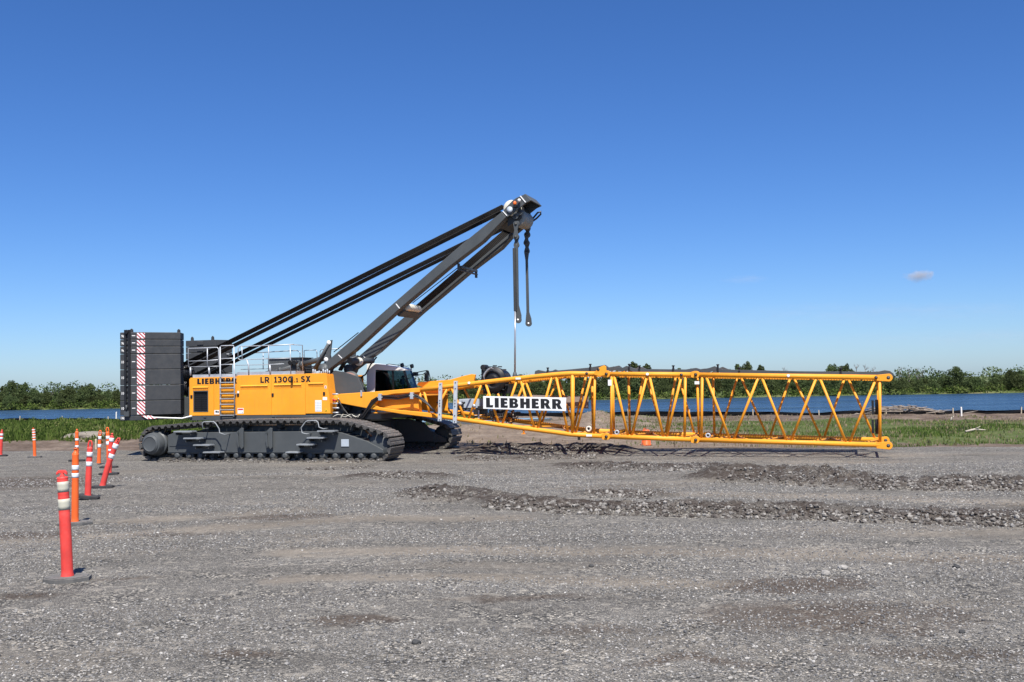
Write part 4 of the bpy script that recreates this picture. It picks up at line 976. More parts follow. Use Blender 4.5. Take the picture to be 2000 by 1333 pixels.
nr, nc = gy.shape
ii = (np.arange(nr-1)[:,None]*nc + np.arange(nc-1)[None,:]).ravel()
faces = np.stack([ii, ii+1, ii+nc+1, ii+nc], 1)

def ground_mat():
    m, nt, out = nodes('gravel_and_soil'); co = objco(nt)
    b = N(nt, 'ShaderNodeBsdfPrincipled', Roughness=.92); b.inputs['Specular IOR Level'].default_value = .15
    at = N(nt, 'ShaderNodeAttribute', attribute_name='mask'); sep = nt.nodes.new('ShaderNodeSeparateColor'); lk(nt, at.outputs['Color'], sep.inputs[0])
    # crushed stone: two sizes of chip, every chip its own grey
    def chips(scale, w):
        v = N(nt, 'ShaderNodeTexVoronoi', Scale=scale); lk(nt, co, v.inputs['Vector'])
        s = nt.nodes.new('ShaderNodeSeparateColor'); lk(nt, v.outputs['Color'], s.inputs[0]); return v, s.outputs[0], s.outputs[1]
    v1, t1, u1 = chips(38, 0); v2, t2, u2 = chips(90, 0); v3, t3, u3 = chips(9, 0)
    c1 = ramp(nt, t1, [(0,(.045,.047,.05)),(.35,(.125,.126,.128)),(.7,(.215,.213,.208)),(.9,(.36,.35,.33)),(1,(.62,.60,.56))])
    c2 = ramp(nt, t2, [(0,(.07,.071,.074)),(.5,(.165,.164,.163)),(.9,(.28,.275,.265)),(1,(.5,.485,.46))])
    c1 = mixc(nt, 1., c1, ramp(nt, v1.outputs['Distance'], [(.45,1.),(.75,.42)]), 'MULTIPLY'); c2 = mixc(nt, 1., c2, ramp(nt, v2.outputs['Distance'], [(.45,1.),(.75,.5)]), 'MULTIPLY')
    pick = ramp(nt, noise(nt, co, 1.4, 5).outputs[0], [(.42,0.),(.60,1.)])
    g = mixc(nt, pick, c2, c1)
    big = ramp(nt, t3, [(.90,0.),(.93,1.)]); g = mixc(nt, math_(nt,'MULTIPLY',big,.35), g, (.36,.345,.32))
    # sandy fines, blue-grey stone and dark damp soil come through in drawn-out patches
    mp = N(nt, 'ShaderNodeMapping'); mp.inputs['Scale'].default_value = (.30,.9,1); mp.inputs['Rotation'].default_value = (0,0,R(12)); lk(nt, co, mp.inputs[0])
    nA = noise(nt, mp.outputs[0], .45, 7, .62); nB = noise(nt, mp.outputs[0], 1.0, 6, .6)
    st_ = N(nt, 'ShaderNodeAttribute', attribute_name='stain'); ss = nt.nodes.new('ShaderNodeSeparateColor'); lk(nt, st_.outputs['Color'], ss.inputs[0])
    fn = noise(nt, co, 120, 3, .7); fines = mixc(nt, 1., (.222,.203,.180), ramp(nt, fn.outputs[0], [(.3,.72),(.7,1.25)]), 'MULTIPLY')
    wob = math_(nt,'MULTIPLY',math_(nt,'SUBTRACT',noise(nt, co, 5, 6, .7).outputs[0],.5),1.3)
    fa = math_(nt,'MAXIMUM',math_(nt,'MULTIPLY',ramp(nt, nA.outputs[0], [(.54,0.),(.66,1.)]),.55), math_(nt,'MULTIPLY',ramp(nt, math_(nt,'ADD',ss.outputs[0],wob), [(.35,0.),(1.0,1.)]),.75))
    g = mixc(nt, fa, g, fines)                                   # dusty fines rolled smooth in the lanes
    nC = noise(nt, mp.outputs[0], .38, 8, .70)
    fb = math_(nt,'MAXIMUM',math_(nt,'MULTIPLY',ramp(nt, nC.outputs[0], [(.57,0.),(.68,1.)]),.6), math_(nt,'MULTIPLY',ramp(nt, math_(nt,'ADD',ss.outputs[1],wob), [(.22,0.),(.85,1.)]),.95))
    g = mixc(nt, fb, g, mixc(nt, .25, (.070,.054,.044), g))      # damp brown earth showing through
    g = mixc(nt, 1., g, (1.14,1.075,.965), 'MULTIPLY')
    g = mixc(nt, 1., g, ramp(nt, nB.outputs[0], [(.3,.74),(.7,1.2)]), 'MULTIPLY')
    nD = noise(nt, co, 7., 9, .78); g = mixc(nt, 1., g, ramp(nt, nD.outputs[0], [(.32,.70),(.5,1.),(.68,1.28)]), 'MULTIPLY')
    # windrows of dark rubble
    n4 = noise(nt, co, 9, 6, .7); vr = N(nt, 'ShaderNodeTexVoronoi', Scale=13.); lk(nt, co, vr.inputs['Vector']); sv = nt.nodes.new('ShaderNodeSeparateColor'); lk(nt, vr.outputs['Color'], sv.inputs[0])
    rc = mixc(nt, ramp(nt, n4.outputs[0], [(.48,0.),(.72,1.)]), (.050,.038,.031), ramp(nt, sv.outputs[0], [(0,(.08,.07,.063)),(.7,(.15,.135,.122)),(1,(.30,.28,.255))]))
    rub = math_(nt, 'MULTIPLY', sep.outputs[2], ramp(nt, noise(nt, co, 3., 5).outputs[0], [(.32,.2),(.55,1.)]))
    g = mixc(nt, math_(nt,'MINIMUM',rub,.9), g, rc)
    # bare soil beyond the yard
    ns = noise(nt, co, .8, 7, .65); ns2 = noise(nt, co, 6, 5, .7)
    so = ramp(nt, ns.outputs[0], [(.3,(.085,.06,.045)),(.5,(.16,.12,.092)),(.7,(.26,.205,.16))])
    tanc = ramp(nt, ns.outputs[0], [(.3,(.15,.112,.083)),(.55,(.235,.182,.138)),(.75,(.33,.27,.21))])
    al = N(nt, 'ShaderNodeMath', operation='ADD'); lk(nt, at.outputs['Alpha'], al.inputs[0]); al.inputs[1].default_value = 0
    so = mixc(nt, al.outputs[0], so, tanc)
    so = mixc(nt, 1., so, ramp(nt, ns2.outputs[0], [(.3,.7),(.7,1.25)]), 'MULTIPLY')
    edge = math_(nt, 'ADD', sep.outputs[0], math_(nt,'MULTIPLY',math_(nt,'SUBTRACT',ns2.outputs[0],.5),.9))
    g = mixc(nt, ramp(nt, edge, [(.42,0.),(.58,1.)]), g, so)
    gr = ramp(nt, noise(nt, co, 5., 9, .8).outputs[0], [(.36,(.035,.05,.014)),(.47,(.075,.115,.026)),(.55,(.11,.135,.045)),(.66,(.19,.16,.10))])
    g = mixc(nt, ramp(nt, math_(nt,'ADD',sep.outputs[1],math_(nt,'MULTIPLY',math_(nt,'SUBTRACT',ns.outputs[0],.5),.8)), [(.4,0.),(.7,.9)]), g, gr)
    lk(nt, g, b.inputs['Base Color'])
    # relief of the chips
    h = math_(nt, 'ADD', math_(nt,'MULTIPLY',v1.outputs['Distance'],-.9), math_(nt,'MULTIPLY',v2.outputs['Distance'],-.4))
    h = math_(nt, 'ADD', h, math_(nt,'MULTIPLY',noise(nt, co, 5, 6, .7).outputs[0],.9))
    bp = N(nt, 'ShaderNodeBump', Strength=.75, Distance=.03); lk(nt, h, bp.inputs['Height']); lk(nt, bp.outputs[0], b.inputs['Normal'])
    lk(nt, b.outputs[0], out.inputs[0]); return m
GM = ground_mat()
gnd = npmesh('ground', np.stack([gx,gy,gz],-1).reshape(-1,3), faces, GM, col=mask.reshape(-1,4), smooth=True)
_a = gnd.data.attributes.new('stain', 'FLOAT_COLOR', 'POINT'); _a.data.foreach_set('color', stain.astype(np.float32).ravel())
tag(gnd, 'grey crushed-stone yard with bare soil and grass running down to the river', 'ground', kind='structure')

# loose chips, stones and rubble (numpy meshes; every stone a closed little rock)
phi = (1+5**.5)/2
IV = np.array([(-1,phi,0),(1,phi,0),(-1,-phi,0),(1,-phi,0),(0,-1,phi),(0,1,phi),(0,-1,-phi),(0,1,-phi),(phi,0,-1),(phi,0,1),(-phi,0,-1),(-phi,0,1)])/1.902
IFc = np.array([(0,11,5),(0,5,1),(0,1,7),(0,7,10),(0,10,11),(1,5,9),(5,11,4),(11,10,2),(10,7,6),(7,1,8),(3,9,4),(3,4,2),(3,2,6),(3,6,8),(3,8,9),(4,9,5),(2,4,11),(6,2,10),(8,6,7),(9,8,1)])
def stones(px, py, size, name, mat, label, cat, sink=.25, flat=.62, tint=None):
    n = len(px); pz, _ = height(px, py)
    v = IV[None]*(1+nrng.uniform(-.38,.28,(n,12,1)))
    sc = np.stack([size*nrng.uniform(.75,1.35,n), size*nrng.uniform(.6,1.05,n), size*flat*nrng.uniform(.6,1.25,n)], -1)
    v = v*sc[:,None,:]
    tx = nrng.uniform(-.45,.45,n); c, s = np.cos(tx)[:,None], np.sin(tx)[:,None]
    v = np.stack([v[...,0], v[...,1]*c-v[...,2]*s, v[...,1]*s+v[...,2]*c], -1)
    a = nrng.uniform(0,6.283,n); c, s = np.cos(a)[:,None], np.sin(a)[:,None]
    v = np.stack([v[...,0]*c-v[...,1]*s, v[...,0]*s+v[...,1]*c, v[...,2]], -1)
    v = v + np.stack([px,py,pz+sc[:,2]*(1-2*sink)*.9],-1)[:,None,:]
    f = (IFc[None]+(np.arange(n)*12)[:,None,None]).reshape(-1,3)
    tint = np.repeat(nrng.uniform(0,1,n) if tint is None else tint, 12)
    o = npmesh(name, v.reshape(-1,3), f, mat, tint=tint); return tag(o, label, cat, kind='stuff')
def stone_mat(name, stops):
    m, nt, out = nodes(name); co = objco(nt); b = N(nt, 'ShaderNodeBsdfPrincipled', Roughness=.9); b.inputs['Specular IOR Level'].default_value = .2
    at = N(nt, 'ShaderNodeAttribute', attribute_name='tint')
    c = ramp(nt, at.outputs['Fac'], stops); c = mixc(nt, 1., c, ramp(nt, noise(nt, co, 40, 4).outputs[0], [(.3,.8),(.7,1.15)]), 'MULTIPLY')
    lk(nt, c, b.inputs['Base Color']); lk(nt, b.outputs[0], out.inputs[0]); return m
SM1 = stone_mat('crushed_stone', [(0,(.09,.09,.093)),(.4,(.19,.185,.178)),(.75,(.27,.258,.24)),(.95,(.38,.36,.33)),(1,(.52,.5,.46))])
SM2 = stone_mat('rubble_stone', [(0,(.06,.05,.043)),(.4,(.11,.095,.083)),(.75,(.19,.175,.158)),(1,(.33,.31,.28))])
# gravel lies thicker in drawn-out streaks
def sample_yard(n, y0, y1, p):
    u = nrng.uniform(0,1,n); yv = (y0**p + u*(y1**p-y0**p))**(1/p); xv = nrng.uniform(-.62,.62,n)*yv; return xv, yv
xv, yv = sample_yard(150000, 8, 30, 1.0)
den = fbm(xv*.25, yv*.7, 101); keep = nrng.uniform(0,1,len(xv)) < sstep(.42,.62,den)*.8+.05
keep &= yv < line_y(GA, GB, xv)-1
xv, yv = xv[keep], yv[keep]
size = .005+.009*nrng.random(len(xv))**2.4+ .009*(nrng.random(len(xv)) < .04) + .0003*yv
stones(xv, yv, size, 'gravel', SM1, 'loose light grey chips scattered over the whole crushed-stone yard', 'gravel')
bx, by, bs, bt = [], [], [], []
for pts, hw, h in BERMS:
    L_ = sum(math.dist(a, b) for a, b in zip(pts, pts[1:])); n = int(L_*hw*(620 if pts[0][1] < 24 else 170))
    for (ax, ay), (bx_, by_) in zip(pts, pts[1:]):
        k = int(n*math.dist((ax,ay),(bx_,by_))/L_); t = nrng.uniform(0,1,k); d = np.where(nrng.random(k) < .62, nrng.uniform(-1.15,-.35,k), nrng.normal(.1,.5,k))*hw
        nx, ny = -(by_-ay), (bx_-ax); ln = math.hypot(nx, ny)
        bx.append(ax+(bx_-ax)*t+nx/ln*d); by.append(ay+(by_-ay)*t+ny/ln*d)
        bt.append(np.clip(nrng.random(k)*(.55+.5*(d < -.25*hw)),0,1)); bs.append((.009+.026*nrng.random(k)**3.)*(.75+.8*(d < -.3*hw)))
bt = np.concatenate(bt); bx, by, bs = np.concatenate(bx), np.concatenate(by), np.concatenate(bs)
stones(bx, by, bs, 'rubble', SM2, 'dark stony rubble heaped in low windrows across the yard', 'rubble', sink=.2, flat=.75, tint=bt)
# a few single rocks one can point to
for i, (g, s, lb) in enumerate((((-0.98,10.03),.035,'small dark rock alone in the gravel at the bottom centre of the yard'),((3.94,13.13),.055,'pale flat rock lying before the grey pointed one on open gravel'),((4.28,13.52),.05,'grey pointed rock just behind the pale flat one'),((4.34,10.10),.028,'small dark rock near the bottom right of the yard'),((5.77,13.53),.04,'pale upright stone alone at the right of the yard above the small dark rock'),((1.02,13.99),.03,'dark angular stone on the sandy strip in the middle of the yard'))):
    z, _ = height(np.array([g[0]]), np.array([g[1]])); bm = bmesh.new(); bmesh.ops.create_icosphere(bm, subdivisions=3, radius=s)
    for v in bm.verts:
        q = v.co.normalized(); k = 1+.35*(vnoise(np.array([q.x*1.7+i*9]), np.array([q.y*1.7+q.z*1.3]), i)[0]-.5)+.2*(vnoise(np.array([q.x*4+i]), np.array([q.z*4+q.y*3]), i+5)[0]-.5)
        v.co = Vector((q.x*1.3, q.y, q.z*.75))*s*k
    me = bpy.data.meshes.new('rock'); bm.to_mesh(me); bm.free(); me.materials.append(paint('rock_stone', ((.07,.07,.07) if 'dark' in lb else (.36,.34,.31)), .9, var=.35, scale=22, bump=.4, spec=.2))
    o = bpy.data.objects.new('rock', me); COL.objects.link(o); o.location = (g[0], g[1], float(z[0])+s*.4); o.rotation_euler.z = i*1.3; tag(o, lb, 'rock', 'loose rocks on the gravel')

# ------------------------------------------------------------------ water and far bank
def water_mat():
    m, nt, out = nodes('river_water'); co = objco(nt)
    mp = N(nt, 'ShaderNodeMapping'); mp.inputs['Scale'].default_value = (.35,1.,1.); mp.inputs['Rotation'].default_value = (0,0,R(-8)); lk(nt, co, mp.inputs[0])
    n1 = noise(nt, mp.outputs[0], 1.1, 6, .62); n2 = noise(nt, mp.outputs[0], .12, 4, .6)
    b = N(nt, 'ShaderNodeBsdfPrincipled', Roughness=.22, IOR=1.33)
    lk(nt, ramp(nt, n2.outputs[0], [(.35,(.022,.055,.105)),(.65,(.045,.09,.155))]), b.inputs['Base Color'])
    b.inputs['Specular IOR Level'].default_value = .35
    mps = N(nt, 'ShaderNodeMapping'); mps.inputs['Scale'].default_value = (.012,.22,1.); lk(nt, co, mps.inputs[0])
    lk(nt, ramp(nt, noise(nt, mps.outputs[0], 1., 5, .65).outputs[0], [(.38,.10),(.62,.42)]), b.inputs['Roughness'])
    bp = N(nt, 'ShaderNodeBump', Strength=1., Distance=.8); lk(nt, n1.outputs[0], bp.inputs['Height']); lk(nt, bp.outputs[0], b.inputs['Normal'])
    lk(nt, b.outputs[0], out.inputs[0]); return m
MB().quad((-600,60,-2.2),(600,60,-2.2),(600,300,-2.2),(-600,300,-2.2)).build('water', water_mat()); tag(bpy.data.objects['water'], 'blue rippled river between the yard and the wooded far bank', 'river', kind='structure')
xs = np.concatenate([np.linspace(-2500,-320,20), np.arange(-300,301,3.), np.linspace(320,2500,20)]); ys = np.concatenate([np.arange(258,300,1.6), np.array([310,330,380,500,800,1500,3000,6000])])
fx, fy = np.meshgrid(xs, ys); fz = -2.9+1.15*sstep(264,276,fy+ (fbm(fx*.05,fy*.0+3,81)-.5)*9)+ (fbm(fx*.1,fy*.1,83)-.5)*.5*(fy < 400)
ii = (np.arange(len(ys)-1)[:,None]*len(xs)+np.arange(len(xs)-1)[None,:]).ravel()
m, nt, out = nodes('bank_grass'); co = objco(nt); b = N(nt, 'ShaderNodeBsdfPrincipled', Roughness=.9)
lk(nt, ramp(nt, noise(nt, co, .12, 6, .65).outputs[0], [(.3,(.05,.07,.02)),(.5,(.10,.13,.035)),(.7,(.19,.17,.08))]), b.inputs['Base Color']); lk(nt, b.outputs[0], out.inputs[0]); BANKM = m
tag(npmesh('far_bank', np.stack([fx,fy,fz],-1).reshape(-1,3), np.stack([ii,ii+1,ii+len(xs)+1,ii+len(xs)],1), m, smooth=True), 'low green bank across the river', 'river bank', kind='structure')
pud = MB(); pc = (-4.32,61.49)
pud.slab([(pc[0]+6.5*math.cos(a)*(1+.2*math.sin(3*a))-.5, pc[1]+.5+2.6*math.sin(a)*(1+.15*math.cos(2*a))) for a in np.linspace(0,6.283,40)[:-1]], -.1, .36)
PM = paint('puddle_water', (.10,.115,.125), .06, var=.1, spec=.9)
tag(pud.build('puddle', PM), 'pale puddle of standing water on the bare soil behind the far track', 'puddle', kind='structure')

# ------------------------------------------------------------------ foliage
def leaf_mat(name, stops, trans=.25):
    m, nt, out = nodes(name); at = N(nt, 'ShaderNodeAttribute', attribute_name='tint'); oi = nt.nodes.new('ShaderNodeObjectInfo')
    c = ramp(nt, at.outputs['Fac'], stops); hs = N(nt, 'ShaderNodeHueSaturation'); lk(nt, c, hs.inputs['Color'])
    lk(nt, math_(nt,'ADD',math_(nt,'MULTIPLY',oi.outputs['Random'],.035),.482), hs.inputs['Hue']); lk(nt, math_(nt,'ADD',math_(nt,'MULTIPLY',oi.outputs['Random'],.5),.75), hs.inputs['Value'])
    d = N(nt, 'ShaderNodeBsdfDiffuse'); t = N(nt, 'ShaderNodeBsdfTranslucent'); mx = N(nt, 'ShaderNodeMixShader'); mx.inputs[0].default_value = trans
    lk(nt, hs.outputs[0], d.inputs[0]); lk(nt, hs.outputs[0], t.inputs[0]); lk(nt, d.outputs[0], mx.inputs[1]); lk(nt, t.outputs[0], mx.inputs[2]); lk(nt, mx.outputs[0], out.inputs[0]); return m
LM = leaf_mat('tree_leaves', [(0,(.048,.066,.028)),(.45,(.085,.112,.044)),(.8,(.125,.155,.066)),(1,(.18,.195,.10))])  # leaf colours lightened and greyed to stand in for distance haze
BM = leaf_mat('pale_bush_leaves', [(0,(.05,.075,.018)),(.5,(.10,.14,.032)),(1,(.19,.21,.07))])
GRM = leaf_mat('grass_blades', [(0,(.055,.09,.022)),(.35,(.11,.165,.036)),(.65,(.175,.21,.065)),(.82,(.25,.23,.12)),(1,(.38,.31,.20))], .35)
WM = leaf_mat('weed_leaves', [(0,(.038,.07,.016)),(.4,(.088,.145,.034)),(.75,(.15,.20,.056)),(1,(.24,.24,.10))])
BARK = paint('bark', (.13,.115,.095), .9, var=.3, scale=2)
TWIG = paint('bare_twigs', (.22,.19,.17), .9, var=.2)
def crown_mesh(h, w, seed, n, blobs, low=.04, leaf=.40):
    r = np.random.default_rng(seed); P = []; T = []
    bl = []
    for i in range(blobs):
        t = (i+.5)/blobs; zz = h*(low+.12+(.80-low)*t); rad = w*.5*(.42+.75*math.sin(math.pi*min(1,(.25+.75*t)))**.8)*(1 if t < .6 else 1-.75*(t-.6)); a = r.uniform(0,6.283)
        rr = rad*r.uniform(.15,.75); bl.append((rr*math.cos(a), rr*math.sin(a), zz, rad*r.uniform(.45,.72), h*r.uniform(.09,.16), r.uniform(-.16,.16)))
    for (bx_, by_, bz, rx, rz, dt) in bl:
        k = n//blobs; d = r.normal(size=(k,3)); d /= np.linalg.norm(d,axis=1)[:,None]; rad = r.uniform(.45,1.08,k)**.5
        p = np.stack([bx_+d[:,0]*rx*rad, by_+d[:,1]*rx*rad, bz+d[:,2]*rz*rad], -1); P.append(p); T.append(np.clip(.42+dt+.25*(d[:,2])*0+r.uniform(-.3,.3,k), 0, 1))
    P = np.concatenate(P); T = np.concatenate(T); k = len(P); P[:,2] = np.maximum(P[:,2], .15)
    a = r.normal(size=(k,3)); a[:,2] *= .6; a /= np.linalg.norm(a,axis=1)[:,None]; u = r.normal(size=(k,3)); u -= a*(u*a).sum(1)[:,None]; u /= np.linalg.norm(u,axis=1)[:,None]; v = np.cross(a,u)
    s = leaf*r.uniform(.5,1.25,k)[:,None]
    q = np.stack([P-u*s*.6, P-v*s*.38+u*s*.05, P+u*s*.6, P+v*s*.38-u*s*.05], 1).reshape(-1,3)
    return q, np.arange(k*4).reshape(-1,4), np.repeat(T,4)
def trunk_mesh(h, w, seed, bare=False):
    r = random.Random(seed); m = MB(); top = h*(.8 if not bare else .95)
    pts = [Vector((r.uniform(-.05,.05)*i, r.uniform(-.05,.05)*i, top*i/5)) for i in range(6)]
    m.tube(pts, [h*.022*(1-.8*i/5)+.02 for i in range(6)], 6)
    for j in range(9 if not bare else 26):
        t = r.uniform(.25,.95); i = min(4, int(t*5)); p = pts[i].lerp(pts[i+1], t*5-i); a = r.uniform(0,6.283); l = w*.5*r.uniform(.5,.95)*(1-.45*t)
        e = p+Vector((math.cos(a)*l, math.sin(a)*l, l*r.uniform(.3,1.1))); m.tube([p, p.lerp(e,.5)+Vector((0,0,-.05*l)), e], [h*.009*(1-.5*t)+.012, h*.006*(1-.5*t)+.01, .012], 4)
        if bare:
            for q in range(4):
                s = p.lerp(e, r.uniform(.3,.9)); m.tube([s, s+Vector((r.uniform(-.6,.6),r.uniform(-.6,.6),r.uniform(.3,1.0)))], [.025,.01], 3)
    return m
PROTO = []
for i, (h, w, n, bl, low) in enumerate(((8,5.5,4200,26,.02),(9.5,5,4200,26,.06),(8.5,7.5,5600,34,.02),(11,6,4800,28,.10),(7,4.2,3000,20,.0),(9,3.8,2900,20,.04))):
    q, f, t = crown_mesh(h, w, 200+i, n, bl, low)
    c = npmesh('crown', q, f, LM, tint=t); tk = trunk_mesh(h, w, 300+i).build('trunk', BARK)
    PROTO.append((h, w, c, tk))
def tree(x, y, h, w, k, label, group, name='tree', z=-1.9):
    ph, pw, c0, t0 = PROTO[k]; r = empty(name, (x,y,z), rng.uniform(0,6.28)); r.scale = (w/pw, w/pw, h/ph); tag(r, label, 'tree', group)
    for o in (c0, t0):
        d = o.copy(); COL.objects.link(d); d.parent = r
    return r
# far-bank trees: pixel column and top row of each in the photograph turned into a place and a height on the bank
G_WOOD = 'trees in the dense green wood on the far bank'
L_WOOD = 'dark green leafy tree among its like in the wood across the river'
WOODPOS = [(-149.6,282.4,5.8), (-143.2,276.2,5.5), (-144.6,283.2,5.2), (-141.6,280.4,5.7), (-138.0,278.2,6.2), (-137.1,282.4,5.2), (-132.1,276.0,5.3), (-132.8,283.9,5.5), (-127.6,280.3,4.7), (-125.5,281.5,4.3), (-121.8,278.9,4.8), (-119.8,278.4,5.7), (-116.8,278.7,5.9), (-114.8,278.5,4.8), (-114.8,283.8,4.9), (-109.3,276.1,4.6), (-106.7,276.1,4.6), (-105.2,277.6,4.3), (-102.9,278.8,3.3), (-100.1,276.9,3.7), (-97.1,276.3,3.3), (-144.1,274.1,5.0), (-139.9,273.7,4.5), (-136.6,271.4,4.4), (-133.8,271.8,3.8), (-132.6,273.0,3.3), (-129.9,273.3,3.7), (-126.0,271.2,4.2), (-125.4,274.7,3.0), (-119.8,271.5,3.2), (-117.3,272.5,3.7), (-115.9,275.9,2.7), (-112.1,273.4,3.3), (-109.8,272.9,3.4), (-105.9,273.5,2.7), (2.5,283.0,6.8), (6.4,283.0,6.5), (9.4,279.3,6.2), (12.5,282.9,6.8), (16.1,281.8,6.9), (18.5,278.3,7.3), (22.1,281.8,6.9), (25.4,282.6,7.3), (29.1,283.8,7.4), (32.0,280.7,6.6), (35.3,284.4,7.7), (37.9,282.6,7.0), (40.0,282.0,6.9), (42.9,281.7,7.1), (45.4,280.0,7.7), (49.2,281.7,7.4), (50.0,276.5,7.0), (52.5,277.7,7.2), (55.6,281.5,7.0), (57.9,276.0,7.1), (60.4,277.0,7.0), (64.4,281.5,6.8), (66.9,281.2,6.4), (71.0,283.3,5.9), (73.4,281.4,6.4), (77.1,281.5,5.6), (77.7,277.0,5.6), (82.1,281.7,5.9), (84.8,278.0,6.0), (89.3,284.7,5.2), (92.8,284.8,5.6), (95.8,284.9,5.7), (96.1,277.1,5.7), (101.1,283.0,5.2), (103.0,278.5,5.2), (106.3,278.4,3.9), (109.8,281.5,3.5), (113.4,282.7,3.9), (114.7,280.8,3.6), (117.2,280.2,4.1), (118.3,276.3,3.5), (124.4,284.0,3.8), (125.4,279.8,4.3), (128.4,280.3,3.4), (133.3,283.7,3.7), (132.7,276.6,3.8), (136.7,278.6,3.2), (140.6,280.3,2.9), (142.2,277.4,3.4), (145.3,278.1,2.9), (1.3,271.1,4.9), (5.5,274.5,4.7), (7.5,274.2,4.9), (11.8,272.5,5.1), (16.5,273.1,5.8), (18.8,271.5,5.3), (22.2,273.9,6.0), (26.2,273.2,5.0), (29.9,275.7,5.3), (32.9,271.8,5.9), (37.0,273.8,5.4), (40.3,272.3,5.6), (43.9,272.2,5.2), (47.5,274.6,4.9), (51.2,271.5,5.7), (54.4,275.4,5.0), (57.4,271.1,5.3), (61.8,275.8,5.6), (65.7,275.9,5.3), (69.1,274.1,4.4), (72.5,274.1,5.1), (75.9,275.2,4.8), (79.9,275.3,4.2), (83.4,274.7,4.4), (85.5,272.0,4.9), (89.3,274.8,3.8), (92.0,274.1,4.3), (93.9,271.8,4.2), (98.3,275.4,4.2), (99.8,271.8,4.2), (102.8,271.2,4.0), (108.7,274.4,3.6), (111.3,271.6,3.2), (116.2,274.6,3.2), (117.5,272.2,3.3), (121.2,272.8,3.0), (124.6,274.7,2.9), (128.4,274.4,3.2), (133.6,275.9,2.5), (135.1,273.1,3.2), (138.2,273.6,2.5), (141.7,275.5,3.0), (-24.1,276.4,4.3), (-21.5,276.6,5.1), (-18.1,274.4,5.3), (-13.7,278.0,5.6), (-10.2,275.1,5.8), (-6.7,282.6,4.8), (-3.8,278.9,6.0), (-0.2,281.3,5.7), (-99.0,282.3,3.9), (-91.1,274.9,4.2), (-84.0,275.3,3.4), (-80.1,278.3,4.2), (-74.1,281.0,4.2), (-68.3,277.7,4.4), (-64.1,281.5,4.1), (-57.1,281.6,3.6), (-50.0,280.6,4.2), (-41.5,276.7,4.0), (-34.3,274.7,4.5), (-28.9,276.9,4.7)]
NAMED = [
((-134.3,275.0,7.4),5.2,2,'broad dome-topped tree rising over the wood at the far left'),
((-132.2,277.0,6.8),4.6,0,'rounded tree just right of the dome-topped one at the far left'),
((-114.0,275.0,6.2),6.5,2,'tall bushy tree in the middle of the left-hand wood near the counterweights'),
((-119.0,274.0,5.5),5,0,'round leafy tree at the right side of the gap with the bare brown stand'),
((33.3,282.0,9.6),6.5,1,'spreading pale-leaved tree topping the boom right of the pendant bracket'),
((36.9,283.0,9.0),6,1,'lower companion of the spreading tree topping the boom'),
((62.6,284.0,8.8),4,5,'slim tree left of the tallest round one above the long boom section'),
((64.3,282.0,9.1),5.2,2,'tallest round-topped tree above the middle of the long boom section'),
((69.0,285.0,8.2),5,1,'open-crowned tree right of the tallest round one above the boom'),
((88.0,282.0,8.0),6.5,2,'dark flat-topped tree just left of the boom end'),
((91.8,283.0,8.0),5,0,'dark rounded half of the flat-topped pair near the boom end'),
((118.3,273.0,6.8),6.0,3,'tall full tree standing clear above the wood right of the boom end'),
((123.8,274.0,4.0),4.5,0,'rounded shorter tree in the dip right of the tall clear one'),
((133.2,273.0,5.6),6,2,'big dark tree near the right edge of the photo'),
((136.7,275.0,5.4),6,0,'dark tree cut by the right edge of the photo'),
((130.4,276.0,4.7),5,4,'pale grey-green tree left of the big dark one at the right edge')]
BAREPOS = [(96.6,288.0,7.6), (99.9,290.0,7.4), (101.8,289.0,6.8), (108.4,287.0,6.7), (111.8,289.0,6.2), (113.8,288.0,6.4), (116.0,290.0,5.8), (135.8,288.0,4.5), (-129.7,288.0,4.1), (-129.5,290.0,4.2), (-127.9,289.0,4.0), (77.0,290.0,7.1), (57.8,290.0,7.4)]

for x, y, h in WOODPOS:
    k = rng.randrange(6); w = max(3.2, h*rng.uniform(.5,.78)); tree(x, y, h, w, k, L_WOOD, G_WOOD)
for (x, y, h), w, k, lb in NAMED: tree(x, y, h, w, k, lb, 'tall trees standing clear on the far bank')
# bare grey trees behind the green ones
bare0 = trunk_mesh(8, 4, 900, True); BT = bare0.build('bare_branches', TWIG)
for i, (x, y, h) in enumerate(BAREPOS):
    if i == 0: o = BT
    else: o = BT.copy(); COL.objects.link(o)
    o.name = 'bare_tree'; o.location = (x,y,-1.85); o.rotation_euler.z = i*1.9; s = h/7.6; o.scale = (s*1.1,s*1.1,s); tag(o, 'leafless grey tree rising out of the green wood on the far bank', 'tree', 'bare trees on the far bank')
for c, t in [(p[2], p[3]) for p in PROTO]:
    for o in (c, t): bpy.data.objects.remove(o)
